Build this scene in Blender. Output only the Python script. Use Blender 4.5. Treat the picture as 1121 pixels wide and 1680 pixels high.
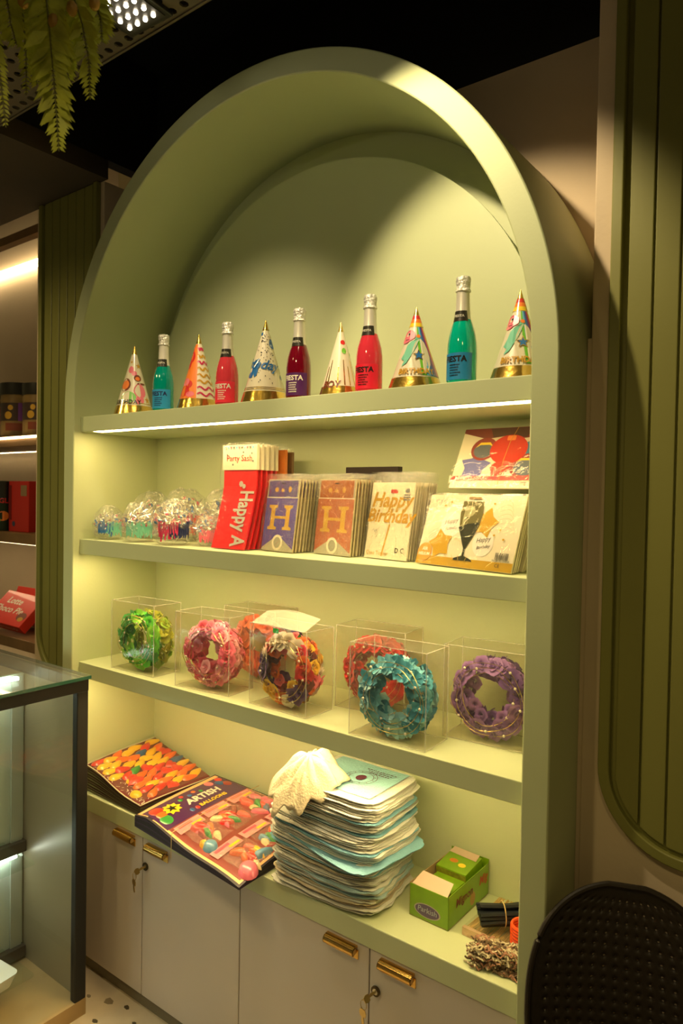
import bpy, math, random
from mathutils import Vector, Matrix
random.seed(7)
PI = math.pi
for o in list(bpy.data.objects):
    bpy.data.objects.remove(o)
SC = bpy.context.scene
COL = SC.collection

# ------------------------------------------------------------------ camera, world, lights, exposure
RIGHT = Vector((0.797, 0.604, 0.0173)).normalized()
FWD = Vector((-0.6037, 0.7969, -0.0225)).normalized()
UP = RIGHT.cross(FWD).normalized()
RIGHT = FWD.cross(UP).normalized()
CAM = Vector((1.5778, -1.5672, 1.9128))
cd = bpy.data.cameras.new('camera')
cd.sensor_fit = 'VERTICAL'; cd.sensor_height = 36.0; cd.lens = 1155.77 / 1680 * 36.0
cd.clip_start = 0.02
cd.dof.use_dof = True; cd.dof.focus_distance = 2.25; cd.dof.aperture_fstop = 3.5
cam = bpy.data.objects.new('camera', cd); COL.objects.link(cam)
m3 = Matrix((RIGHT, UP, -FWD)).transposed()
cam.matrix_world = Matrix.Translation(CAM) @ m3.to_4x4()
SC.camera = cam
SC.view_settings.view_transform = 'Standard'
SC.view_settings.look = 'None'
SC.view_settings.gamma = 1.0
SC.view_settings.use_curve_mapping = False
SC.view_settings.exposure = 0.0
SC.cycles.transparent_max_bounces = 24

WORLD_STRENGTH = 0.11
w = bpy.data.worlds.new('world'); SC.world = w; w.use_nodes = True
w.node_tree.nodes['Background'].inputs[0].default_value = (1.0, 0.76, 0.28, 1)
w.node_tree.nodes['Background'].inputs[1].default_value = WORLD_STRENGTH

WARM = (1.0, 0.79, 0.45)
LED = (1.0, 0.84, 0.44)

def spot(name, loc, target, energy, angle, blend, size=0.03, color=WARM):
    l = bpy.data.lights.new(name, 'SPOT'); l.energy = energy; l.color = color
    l.spot_size = math.radians(angle); l.spot_blend = blend; l.shadow_soft_size = size
    o = bpy.data.objects.new(name, l); COL.objects.link(o); o.location = loc
    o.rotation_euler = (Vector(target) - Vector(loc)).to_track_quat('-Z', 'Y').to_euler()
    return o

def area(name, loc, target, energy, sx, sy, color=WARM):
    l = bpy.data.lights.new(name, 'AREA'); l.shape = 'RECTANGLE'; l.size = sx; l.size_y = sy
    l.energy = energy; l.color = color
    o = bpy.data.objects.new(name, l); COL.objects.link(o); o.location = loc
    o.rotation_euler = (Vector(target) - Vector(loc)).to_track_quat('-Z', 'Y').to_euler()
    return o

spot('spotlight_right', (0.50, -0.55, 3.18), (0.656, 0.127, 2.461), 63, 66, 0.5, 0.02)
spot('spotlight_middle', (-0.05, -0.42, 3.18), (-0.20, -0.04, 2.30), 48, 84, 0.9, 0.03)
for _x, _y, _tx, _tz, _e in ((-0.55, -1.45, -0.45, 1.3, 38), (0.55, -1.75, 0.35, 1.3, 38), (1.9, -1.9, 1.4, 1.3, 22), (-1.75, -1.3, -1.38, 2.0, 54)):
    spot('fill_spot', (_x, _y, 3.18), (_tx, 0.0, _tz), _e, 67, 1.0, 0.06, (1.0, 0.77, 0.33))  # unseen spots added as fill for the front and the side panels

# ------------------------------------------------------------------ helpers
def lin(c):
    c = c / 255.0
    return c / 12.92 if c <= 0.04045 else ((c + 0.055) / 1.055) ** 2.4

def rgb(r, g, b):
    return (lin(r), lin(g), lin(b), 1.0)

MATS = {}
def M(name, col=(0.8, 0.8, 0.8, 1), rough=0.5, metal=0.0, coat=0.0, bump=0.0, bscale=40.0, var=0.0, vscale=6.0,
      emit=None, estr=0.0, trans=0.0, sheen=0.0, spec=None, ior=None):
    if name in MATS:
        return MATS[name]
    m = bpy.data.materials.new(name); m.use_nodes = True
    nt = m.node_tree; b = nt.nodes['Principled BSDF']
    b.inputs['Base Color'].default_value = col
    b.inputs['Roughness'].default_value = rough
    b.inputs['Metallic'].default_value = metal
    b.inputs['Coat Weight'].default_value = coat
    b.inputs['Coat Roughness'].default_value = 0.06
    b.inputs['Transmission Weight'].default_value = trans
    if sheen: b.inputs['Sheen Weight'].default_value = sheen
    if spec is not None: b.inputs['Specular IOR Level'].default_value = spec
    if ior is not None: b.inputs['IOR'].default_value = ior
    if emit is not None:
        b.inputs['Emission Color'].default_value = (emit[0], emit[1], emit[2], 1)
        b.inputs['Emission Strength'].default_value = estr
    if var or bump:
        tc = nt.nodes.new('ShaderNodeTexCoord')
    if var:
        n = nt.nodes.new('ShaderNodeTexNoise'); n.inputs['Scale'].default_value = vscale; n.inputs['Detail'].default_value = 4
        nt.links.new(tc.outputs['Object'], n.inputs['Vector'])
        r = nt.nodes.new('ShaderNodeValToRGB')
        r.color_ramp.elements[0].position = 0.3; r.color_ramp.elements[1].position = 0.7
        r.color_ramp.elements[0].color = (col[0] * (1 - var), col[1] * (1 - var), col[2] * (1 - var), 1)
        r.color_ramp.elements[1].color = (min(1, col[0] * (1 + var)), min(1, col[1] * (1 + var)), min(1, col[2] * (1 + var)), 1)
        nt.links.new(n.outputs['Fac'], r.inputs['Fac']); nt.links.new(r.outputs['Color'], b.inputs['Base Color'])
    if bump:
        n2 = nt.nodes.new('ShaderNodeTexNoise'); n2.inputs['Scale'].default_value = bscale; n2.inputs['Detail'].default_value = 3
        nt.links.new(tc.outputs['Object'], n2.inputs['Vector'])
        bp = nt.nodes.new('ShaderNodeBump'); bp.inputs['Strength'].default_value = bump; bp.inputs['Distance'].default_value = 0.01
        nt.links.new(n2.outputs['Fac'], bp.inputs['Height']); nt.links.new(bp.outputs['Normal'], b.inputs['Normal'])
    MATS[name] = m
    return m

def film(name, gloss=0.10, rough=0.08, bump=0.0, bscale=30.0, tint=(1, 1, 1, 1), haze=0.0):
    """thin clear plastic: mostly see-through, a fresnel share of reflection and a little milky haze"""
    if name in MATS:
        return MATS[name]
    m = bpy.data.materials.new(name); m.use_nodes = True
    nt = m.node_tree; nt.nodes.clear()
    out = nt.nodes.new('ShaderNodeOutputMaterial')
    tr = nt.nodes.new('ShaderNodeBsdfTransparent'); tr.inputs[0].default_value = tint
    gl = nt.nodes.new('ShaderNodeBsdfGlossy'); gl.inputs['Roughness'].default_value = rough
    df = nt.nodes.new('ShaderNodeBsdfDiffuse'); df.inputs[0].default_value = (0.8, 0.78, 0.72, 1)
    fr = nt.nodes.new('ShaderNodeLayerWeight'); fr.inputs['Blend'].default_value = 0.5
    pw = nt.nodes.new('ShaderNodeMath'); pw.operation = 'POWER'; pw.inputs[1].default_value = 5.0
    nt.links.new(fr.outputs['Facing'], pw.inputs[0])
    ad = nt.nodes.new('ShaderNodeMath'); ad.operation = 'MULTIPLY_ADD'; ad.inputs[1].default_value = 0.55; ad.inputs[2].default_value = gloss; ad.use_clamp = True
    nt.links.new(pw.outputs[0], ad.inputs[0])
    mh = nt.nodes.new('ShaderNodeMixShader'); mh.inputs[0].default_value = haze
    nt.links.new(tr.outputs[0], mh.inputs[1]); nt.links.new(df.outputs[0], mh.inputs[2])
    mx = nt.nodes.new('ShaderNodeMixShader')
    nt.links.new(ad.outputs[0], mx.inputs[0]); nt.links.new(mh.outputs[0], mx.inputs[1]); nt.links.new(gl.outputs[0], mx.inputs[2])
    nt.links.new(mx.outputs[0], out.inputs[0])
    if bump:
        tc = nt.nodes.new('ShaderNodeTexCoord')
        n2 = nt.nodes.new('ShaderNodeTexNoise'); n2.inputs['Scale'].default_value = bscale; n2.inputs['Detail'].default_value = 4
        n2.inputs['Distortion'].default_value = 1.0
        nt.links.new(tc.outputs['Object'], n2.inputs['Vector'])
        bp = nt.nodes.new('ShaderNodeBump'); bp.inputs['Strength'].default_value = bump; bp.inputs['Distance'].default_value = 0.02
        nt.links.new(n2.outputs['Fac'], bp.inputs['Height'])
        nt.links.new(bp.outputs['Normal'], gl.inputs['Normal']); nt.links.new(bp.outputs['Normal'], fr.inputs['Normal'])
    MATS[name] = m
    return m

class MB:
    def __init__(s): s.v = []; s.f = []
    def add(s, v, f):
        n = len(s.v); s.v += [tuple(p) for p in v]; s.f += [tuple(i + n for i in q) for q in f]; return s
    def box(s, x0, x1, y0, y1, z0, z1):
        return s.add([(x0, y0, z0), (x1, y0, z0), (x1, y1, z0), (x0, y1, z0), (x0, y0, z1), (x1, y0, z1), (x1, y1, z1), (x0, y1, z1)],
                     [(0, 3, 2, 1), (4, 5, 6, 7), (0, 1, 5, 4), (1, 2, 6, 5), (2, 3, 7, 6), (3, 0, 4, 7)])
    def obox(s, c, ax, ay, az):
        c = Vector(c); ax = Vector(ax); ay = Vector(ay); az = Vector(az)
        P = [c + ax * i + ay * j + az * k for k in (-1, 1) for j, i in ((-1, -1), (-1, 1), (1, 1), (1, -1))]
        return s.add(P, [(0, 3, 2, 1), (4, 5, 6, 7), (0, 1, 5, 4), (1, 2, 6, 5), (2, 3, 7, 6), (3, 0, 4, 7)])
    def prism(s, poly, fn, d0, d1):
        """2d polygon mapped by fn(a,b,d), extruded from depth d0 to d1"""
        n = len(poly)
        V = [fn(a, b, d0) for a, b in poly] + [fn(a, b, d1) for a, b in poly]
        F = [tuple(range(n)), tuple(range(2 * n - 1, n - 1, -1))]
        F += [(i, i + n, (i + 1) % n + n, (i + 1) % n) for i in range(n)]
        return s.add(V, F)
    def poly(s, pts, fn):
        return s.add([fn(a, b) for a, b in pts], [tuple(range(len(pts)))])
    def lathe(s, prof, seg=32, c=(0, 0, 0), caps=True, a0=0.0, a1=2 * PI):
        full = abs(a1 - a0 - 2 * PI) < 1e-6; k = seg if full else seg + 1
        V = []
        for r, z in prof:
            for i in range(k):
                a = a0 + (a1 - a0) * i / seg
                V.append((c[0] + r * math.sin(a), c[1] - r * math.cos(a), c[2] + z))
        F = []
        for j in range(len(prof) - 1):
            for i in range(seg):
                i2 = (i + 1) % k
                F.append((j * k + i, j * k + i2, (j + 1) * k + i2, (j + 1) * k + i))
        if caps and full:
            if prof[0][0] > 1e-5: F.append(tuple(range(k - 1, -1, -1)))
            if prof[-1][0] > 1e-5: F.append(tuple((len(prof) - 1) * k + i for i in range(k)))
        return s.add(V, F)
    def tube(s, path, r, seg=6, closed=False):
        P = [Vector(p) for p in path]; n = len(P); V = []; F = []
        for i, p in enumerate(P):
            if closed: t = P[(i + 1) % n] - P[i - 1]
            else: t = P[min(i + 1, n - 1)] - P[max(i - 1, 0)]
            if t.length < 1e-9: t = Vector((0, 0, 1))
            t.normalize(); a = Vector((0, 0, 1)) if abs(t.z) < 0.9 else Vector((1, 0, 0))
            u = t.cross(a).normalized(); q = t.cross(u)
            rr = r[i] if isinstance(r, (list, tuple)) else r
            for k in range(seg):
                an = 2 * PI * k / seg
                V.append(p + u * (rr * math.cos(an)) + q * (rr * math.sin(an)))
        m = n if closed else n - 1
        for i in range(m):
            j = (i + 1) % n
            for k in range(seg):
                k2 = (k + 1) % seg
                F.append((i * seg + k, i * seg + k2, j * seg + k2, j * seg + k))
        if not closed:
            F.append(tuple(range(seg - 1, -1, -1))); F.append(tuple((n - 1) * seg + k for k in range(seg)))
        return s.add(V, F)
    def ball(s, c, r, seg=10, rings=6, sc=(1, 1, 1)):
        V = []; F = []
        for j in range(1, rings):
            t = PI * j / rings
            for i in range(seg):
                a = 2 * PI * i / seg
                V.append((c[0] + r * sc[0] * math.sin(t) * math.cos(a), c[1] + r * sc[1] * math.sin(t) * math.sin(a), c[2] + r * sc[2] * math.cos(t)))
        V.append((c[0], c[1], c[2] + r * sc[2])); V.append((c[0], c[1], c[2] - r * sc[2]))
        T = len(V) - 2; B = T + 1
        for j in range(rings - 2):
            for i in range(seg):
                i2 = (i + 1) % seg
                F.append((j * seg + i, (j + 1) * seg + i, (j + 1) * seg + i2, j * seg + i2))
        for i in range(seg):
            i2 = (i + 1) % seg
            F.append((T, i, i2)); F.append((B, (rings - 2) * seg + i2, (rings - 2) * seg + i))
        return s.add(V, F)
    def grid(s, nu, nv, fn):
        V = [fn(i / nu, j / nv) for j in range(nv + 1) for i in range(nu + 1)]
        F = [(j * (nu + 1) + i, j * (nu + 1) + i + 1, (j + 1) * (nu + 1) + i + 1, (j + 1) * (nu + 1) + i) for j in range(nv) for i in range(nu)]
        return s.add(V, F)
    def slab2(s, nu, nv, ft, fb):
        V = [ft(i / nu, j / nv) for j in range(nv + 1) for i in range(nu + 1)] + [fb(i / nu, j / nv) for j in range(nv + 1) for i in range(nu + 1)]
        w_ = nu + 1; n = w_ * (nv + 1)
        F = [(j * w_ + i, j * w_ + i + 1, (j + 1) * w_ + i + 1, (j + 1) * w_ + i) for j in range(nv) for i in range(nu)]
        F += [tuple(n + k for k in reversed(q)) for q in F]
        edge = [i for i in range(nu)] + [j * w_ + nu for j in range(nv)] + [nv * w_ + i for i in range(nu, 0, -1)] + [j * w_ for j in range(nv, 0, -1)]
        for a in range(len(edge)):
            p, q = edge[a], edge[(a + 1) % len(edge)]
            F.append((p, p + n, q + n, q))
        return s.add(V, F)
    def slab(s, nu, nv, fn, th):
        """closed sheet: fn(u,v)->top point, th below"""
        V = [Vector(fn(i / nu, j / nv)) for j in range(nv + 1) for i in range(nu + 1)]
        n = len(V); W = V + [p - Vector((0, 0, th)) for p in V]
        w_ = nu + 1
        F = [(j * w_ + i, j * w_ + i + 1, (j + 1) * w_ + i + 1, (j + 1) * w_ + i) for j in range(nv) for i in range(nu)]
        F += [tuple(n + k for k in reversed(q)) for q in F]
        edge = [i for i in range(nu)] + [j * w_ + nu for j in range(nv)] + [nv * w_ + i for i in range(nu, 0, -1)] + [j * w_ for j in range(nv, 0, -1)]
        for a in range(len(edge)):
            p, q = edge[a], edge[(a + 1) % len(edge)]
            F.append((p, p + n, q + n, q))
        return s.add(W, F)
    def mesh(s, name, mat, smooth=False, angle=40):
        me = bpy.data.meshes.new(name); me.from_pydata([tuple(p) for p in s.v], [], s.f); me.update()
        if isinstance(mat, (list, tuple)):
            for q in mat: me.materials.append(q)
        else: me.materials.append(mat)
        if smooth:
            me.polygons.foreach_set('use_smooth', [True] * len(me.polygons))
            me.set_sharp_from_angle(angle=math.radians(angle))
        return me
    def build(s, name, mat, parent=None, loc=None, smooth=False, angle=40, bevel=0.0, rot=None):
        o = bpy.data.objects.new(name, s.mesh(name, mat, smooth, angle)); COL.objects.link(o)
        if parent: o.parent = parent
        if loc is not None: o.location = loc
        if rot is not None: o.rotation_euler = rot
        if bevel:
            bm = o.modifiers.new('bevel', 'BEVEL'); bm.width = bevel; bm.segments = 2; bm.limit_method = 'ANGLE'; bm.angle_limit = math.radians(50)
        return o

def obj(name, me, parent=None, loc=None, rot=None, scale=None):
    o = bpy.data.objects.new(name, me); COL.objects.link(o)
    if parent: o.parent = parent
    if loc is not None: o.location = loc
    if rot is not None: o.rotation_euler = rot
    if scale is not None: o.scale = (scale, scale, scale) if isinstance(scale, (int, float)) else scale
    return o

def tag(o, label, cat, group=None):
    o['label'] = label; o['category'] = cat
    if group: o['group'] = group
    return o

def thing(name, label, cat, loc=(0, 0, 0), rotz=0.0, group=None, rot=None):
    o = bpy.data.objects.new(name, None); COL.objects.link(o); o.empty_display_size = 0.05
    o.location = loc; o.rotation_euler = rot if rot else (0, 0, rotz)
    return tag(o, label, cat, group)

def struct(o):
    o['kind'] = 'structure'; return o

def stuff(o):
    o['kind'] = 'stuff'; return o

ORD = ['first', 'second', 'third', 'fourth', 'fifth', 'sixth', 'seventh', 'eighth', 'ninth', 'tenth', 'eleventh', 'twelfth', 'thirteenth', 'fourteenth', 'fifteenth',
       'sixteenth', 'seventeenth', 'eighteenth', 'nineteenth', 'twentieth']
def ordinal(n):
    if n <= 20: return ORD[n - 1]
    t_ = {2: 'twenty', 3: 'thirty', 4: 'forty', 5: 'fifty', 6: 'sixty'}[n // 10]
    return t_ + '-' + ORD[n % 10 - 1] if n % 10 else {3: 'thirtieth', 4: 'fortieth', 5: 'fiftieth', 6: 'sixtieth'}[n // 10]

def dup(root, loc, rot, label=None, group=None):
    r = root.copy(); COL.objects.link(r); r.location = loc; r.rotation_euler = rot
    if label: r['label'] = label
    if group: r['group'] = group
    for ch in list(root.children):
        c = ch.copy(); COL.objects.link(c); c.parent = r
        for g in ch.children:
            d = g.copy(); COL.objects.link(d); d.parent = c
    return r

TXT = {}
def text(sx, size, shear=0.0, bold=0.0, align='CENTER', spacing=1.0):
    """flat text -> (verts (x,y), faces)"""
    k = (sx, size, shear, bold, align, spacing)
    if k in TXT: return TXT[k]
    cu = bpy.data.curves.new('t', 'FONT'); cu.body = sx; cu.size = size; cu.shear = shear; cu.offset = bold
    cu.align_x = align; cu.resolution_u = 2; cu.space_character = spacing
    o = bpy.data.objects.new('t', cu); COL.objects.link(o)
    bpy.context.view_layer.update()
    me = bpy.data.meshes.new_from_object(o)
    V = [(v.co.x, v.co.y) for v in me.vertices]; F = [tuple(p.vertices) for p in me.polygons]
    bpy.data.objects.remove(o); bpy.data.curves.remove(cu); bpy.data.meshes.remove(me)
    TXT[k] = (V, F)
    return TXT[k]

def put_text(mb, sx, size, fn, x=0.0, y=0.0, rot=0.0, **kw):
    V, F = text(sx, size, **kw); c, s_ = math.cos(rot), math.sin(rot)
    return mb.add([fn(x + a * c - b * s_, y + a * s_ + b * c) for a, b in V], F)

def circle(cx, cy, rx, ry=None, n=14, a0=0.0):
    ry = rx if ry is None else ry
    return [(cx + rx * math.cos(a0 + 2 * PI * i / n), cy + ry * math.sin(a0 + 2 * PI * i / n)) for i in range(n)]

def star(cx, cy, r, k=0.45, n=5, a0=PI / 2):
    return [(cx + (r if i % 2 == 0 else r * k) * math.cos(a0 + PI * i / n), cy + (r if i % 2 == 0 else r * k) * math.sin(a0 + PI * i / n)) for i in range(2 * n)]

def rect(x0, x1, y0, y1):
    return [(x0, y0), (x1, y0), (x1, y1), (x0, y1)]

def rrect(x0, x1, y0, y1, r, n=4):
    P = []
    for cx, cy, a in ((x1 - r, y0 + r, -PI / 2), (x1 - r, y1 - r, 0), (x0 + r, y1 - r, PI / 2), (x0 + r, y0 + r, PI)):
        for i in range(n + 1):
            P.append((cx + r * math.cos(a + PI / 2 * i / n), cy + r * math.sin(a + PI / 2 * i / n)))
    return P

def ribbon2(path, w):
    """flat 2d stroke -> list of quads"""
    out = []
    for (ax, ay), (bx, by) in zip(path[:-1], path[1:]):
        d = math.hypot(bx - ax, by - ay) or 1e-6; nx, ny = -(by - ay) / d * w / 2, (bx - ax) / d * w / 2
        out.append([(ax + nx, ay + ny), (ax - nx, ay - ny), (bx - nx, by - ny), (bx + nx, by + ny)])
    return out

def face_cam(p):
    return math.atan2(CAM.x - p[0], -(CAM.y - p[1]))

def onY(px, py, Y):
    d = FWD + RIGHT * ((px - 560.5) / 1155.77) - UP * ((py - 840) / 1155.77)
    return CAM + d * ((Y - CAM.y) / d.y)

# ------------------------------------------------------------------ materials of the place
SAGE = M('sage_paint', (0.53, 0.58, 0.33, 1), 0.55, bump=0.03, bscale=120, var=0.02, vscale=3)
SAGE_IN = M('sage_laminate', (0.57, 0.62, 0.37, 1), 0.5, bump=0.02, bscale=90, var=0.02, vscale=2)
SAGE_DK = M('sage_panel_paint', (0.23, 0.225, 0.055, 1), 0.42, bump=0.03, bscale=80, var=0.03, vscale=4)
BEIGE = M('beige_plaster', (0.68, 0.54, 0.38, 1), 0.8, bump=0.08, bscale=60, var=0.04, vscale=3)
DOORM = M('cabinet_laminate', (0.60, 0.54, 0.50, 1), 0.42, bump=0.01, bscale=60, var=0.03, vscale=2)
BLACKC = M('black_ceiling_paint', (0.006, 0.005, 0.004, 1), 0.9)
BROWNC = M('dark_brown_ceiling_paint', (0.07, 0.05, 0.03, 1), 0.8, var=0.1)
GREYC = M('grey_brown_metal_ceiling', (0.10, 0.08, 0.05, 1), 0.6, var=0.1)
GOLD = M('polished_brass', (0.72, 0.45, 0.13, 1), 0.2, 1.0)
STEEL = M('nickel', (0.65, 0.62, 0.55, 1), 0.25, 1.0)
DARK = M('black_gap', (0.01, 0.01, 0.01, 1), 0.8)
LEDM = M('warm_led_strip', (1, 1, 1, 1), 0.5, emit=(1.0, 0.73, 0.32), estr=38)
LEDA = M('alcove_led_strip', (1, 1, 1, 1), 0.5, emit=(1.0, 0.78, 0.42), estr=11)

# ------------------------------------------------------------------ the setting
FLOORM = M('terrazzo_floor', (0.60, 0.50, 0.36, 1), 0.3, var=0.08, vscale=9)
fl = struct(MB().box(-4, 3.6, -5, 1.2, -0.1, 0).build('floor', FLOORM))
CHIP = M('terrazzo_chip', (0.24, 0.19, 0.12, 1), 0.35)
CHIPD = M('terrazzo_chip_dark', (0.09, 0.07, 0.04, 1), 0.35)
for i, (cx, cy, r) in enumerate(((-0.667, 0.0, 0.030), (-0.587, 0.022, 0.016), (-0.5, -0.01, 0.012), (-0.75, -0.03, 0.012), (-0.40, -0.07, 0.018), (-0.62, -0.09, 0.014),
                                 (-0.30, -0.15, 0.026), (-0.1, -0.1, 0.02), (0.1, -0.2, 0.03), (-0.52, -0.2, 0.022), (0.4, -0.1, 0.02), (0.7, -0.3, 0.03))):
    n = 6; pts = [(cx + r * random.uniform(.6, 1.1) * math.cos(2 * PI * k / n), cy + 0.7 * r * random.uniform(.6, 1.1) * math.sin(2 * PI * k / n)) for k in range(n)]
    MB().prism(pts, lambda a, b, d: (a, b, d), 0.0012, -0.004).build('stone_chip', CHIPD if i % 3 else CHIP, fl)

ZS, RI, D = 2.2298, 0.9332, 0.4152
Z1, Z2, Z3, Z4, TH, TH4 = 2.2075, 1.7255, 1.2369, 0.7127, 0.0593, 0.0662
REC = 0.031
CEIL = 3.212

struct(MB().box(-1.03, 1.02, 0.417, 0.52, 0, 3.19).build('wall_back', BEIGE))
struct(MB().box(-1.542, -1.025, 0.188, 0.62, 0, CEIL).build('wall_left', BEIGE, bevel=0.004))
struct(MB().box(1.010, 2.9, 0.188, 0.62, 0, CEIL).build('wall_right', BEIGE, bevel=0.004))
struct(MB().box(-4, -1.542, 0.62, 0.72, 0, 3.7).build('wall_alcove', BEIGE))
struct(MB().box(1.0005, 1.012, 0.192, 0.41, 0, 2.312).build('trim_1', BEIGE))
# ceiling: brown bulkhead on the left, perforated strip in front, black recess above the arch
ce = struct(MB().box(-4, -1.0, -5, 0.19, CEIL, CEIL + 0.08).box(-1.0, 1.06, -5, -1.25, CEIL, CEIL + 0.05)
            .box(1.012, 3.6, -5, 0.19, CEIL, CEIL + 0.08).build('ceiling', BROWNC))
struct(MB().box(-1.0, 1.012, 0.43, 0.5, 3.19, 3.75).box(-1.06, -1.0, -0.3, 0.5, 3.29, 3.75).box(1.012, 1.06, -0.3, 0.5, 3.29, 3.75)
       .box(-1.06, 1.06, -1.25, 0.5, 3.75, 3.8).box(-1.0, 1.012, -1.3, -1.25, 3.26, 3.75).build('ceiling_recess', BLACKC))
struct(MB().box(-4, -1.5, 0.19, 0.72, 3.7, 3.75).build('ceiling_alcove', BLACKC))

def holed(nu, nv, fn, hole, skip=lambda i, j: False, n=8):
    """sheet of nu x nv cells with a round hole in each cell"""
    mb = MB()
    for j in range(nv):
        for i in range(nu):
            if skip(i, j):
                R_ = []
                for k in range(n):
                    a = 2 * PI * (k + 0.5) / n; c, s_ = math.cos(a), math.sin(a); q = 0.5 / max(abs(c), abs(s_)); R_.append(fn((i + .5 + c * q) / nu, (j + .5 + s_ * q) / nv))
                    if k % 2 == 0: R_.append(fn((i + (1, 0, 0, 1)[k // 2]) / nu, (j + (1, 1, 0, 0)[k // 2]) / nv))
                mb.add(R_, [tuple(range(len(R_)))]); continue
            O = []; H = []
            for k in range(n):
                a = 2 * PI * (k + 0.5) / n; c, s_ = math.cos(a), math.sin(a); q = 0.5 / max(abs(c), abs(s_))
                O.append(fn((i + .5 + c * q) / nu, (j + .5 + s_ * q) / nv)); H.append(fn((i + .5 + c * hole) / nu, (j + .5 + s_ * hole) / nv))
            C = [fn((i + x) / nu, (j + y) / nv) for x, y in ((1, 1), (0, 1), (0, 0), (1, 0))]
            F = []
            for k in range(n):
                k2 = (k + 1) % n; F.append((k, k2, n + k2, n + k))
            for q, (k, k2) in enumerate(((0, 1), (2, 3), (4, 5), (6, 7))):
                F.append((k, 2 * n + q, k2))
            mb.add(O + H + C, F)
    return mb

pc = holed(42, 20, lambda u, v: (-1.0 + 2.012 * u, -1.25 + 0.955 * v, CEIL), 0.27).build('perforated_panel', GREYC, ce)
sm = pc.modifiers.new('thick', 'SOLIDIFY'); sm.thickness = 0.006; sm.offset = 1
MB().box(-1.0, 1.012, -0.297, -0.29, CEIL - 0.004, CEIL + 0.06).build('panel_edge', GREYC, ce)

# square downlights recessed in the perforated ceiling
LEDS = M('led_lens', (1, 1, 1, 1), 0.3, emit=(1.0, 0.88, 0.68), estr=38)
BLKM = M('black_metal', (0.012, 0.011, 0.01, 1), 0.45)
def downlight(x, y, label):
    t = thing('ceiling_downlight', label, 'ceiling lamp', (x, y, CEIL), 0.05)
    MB().box(-.085, .085, -.085, .085, -0.012, 0.03).build('housing', BLKM, t, bevel=0.003)
    MB().box(-.070, .070, -.070, .070, -0.0145, -0.0122).build('reflector', M('dark_reflector', (0.05, 0.045, 0.035, 1), 0.3, 0.6), t)
    for i in range(4):
        for j in range(4):
            MB().ball((-.048 + .032 * i, -.048 + .032 * j, -0.017), 0.0062, 8, 6, (1, 1, .7)).build('led_lens', LEDS, t)
    return t
downlight(-0.05, -0.405, 'square black ceiling downlight with sixteen small bright lenses beside the hanging fern')
downlight(0.50, -0.56, 'square black ceiling downlight above the right side of the arch')

# ------------------------------------------------------------------ fluted wall panels
def fluted(x0, x1, label, nb):
    yf = 0.188; zb, rad = 1.073, 0.20; zt = CEIL - 0.003
    t = thing('fluted_wall_panel', label, 'wall panel', (0, 0, 0))
    def outline(a, b, r, z0, n=14):
        P = [(a, zt)]
        for i in range(n + 1): q = PI + PI / 2 * i / n; P.append((a + r + r * math.cos(q), z0 + r + r * math.sin(q)))
        for i in range(n + 1): q = 1.5 * PI + PI / 2 * i / n; P.append((b - r + r * math.cos(q), z0 + r + r * math.sin(q)))
        P.append((b, zt)); return P
    bw = 0.026
    O = outline(x0, x1, rad, zb); I = outline(x0 + bw, x1 - bw, rad - bw, zb + bw)
    n = len(O); V = []; F = []
    for y in (yf - 0.022, yf):
        V += [(a, y, b) for a, b in O] + [(a, y, b) for a, b in I]
    for i in range(n - 1):
        F += [(i, i + 1, n + i + 1, n + i), (2 * n + i, 3 * n + i, 3 * n + i + 1, 2 * n + i + 1),
              (i, 2 * n + i, 2 * n + i + 1, i + 1), (n + i, n + i + 1, 3 * n + i + 1, 3 * n + i)]
    F += [(0, n, 3 * n, 2 * n), (n - 1, 3 * n - 1, 4 * n - 1, 2 * n - 1)]
    MB().add(V, F).build('border', SAGE_DK, t, smooth=True, angle=35, bevel=0.003)
    a, b = x0 + bw + 0.012, x1 - bw - 0.012; r = rad - bw - 0.012; z0 = zb + bw + 0.012
    def low(x):
        if x < a + r: return z0 + r - math.sqrt(max(0, r * r - (a + r - x) ** 2))
        if x > b - r: return z0 + r - math.sqrt(max(0, r * r - (x - b + r) ** 2))
        return z0
    MB().prism([(x, z) for x, z in outline(x0 + bw, x1 - bw, rad - bw, zb + bw)], lambda p, q, d: (p, d, q), yf - 0.004, yf).build('backing', SAGE_DK, t)
    pw = (b - a) / nb
    for k in range(nb):
        xa, xb = a + pw * k + 0.0025, a + pw * (k + 1) - 0.0025
        P = [(xa, zt)] + [(xa + (xb - xa) * i / 6, low(xa + (xb - xa) * i / 6)) for i in range(7)] + [(xb, zt)]
        MB().prism(P, lambda p, q, d: (p, d, q), yf - 0.014, yf - 0.003).build('board', SAGE_DK, t, bevel=0.002)
    return t
fluted(-1.495, -1.046, 'green fluted wall panel of vertical boards left of the arched display', 6)
fluted(1.057, 1.600, 'green fluted wall panel with rounded lower corner right of the arched display', 8)

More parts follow.
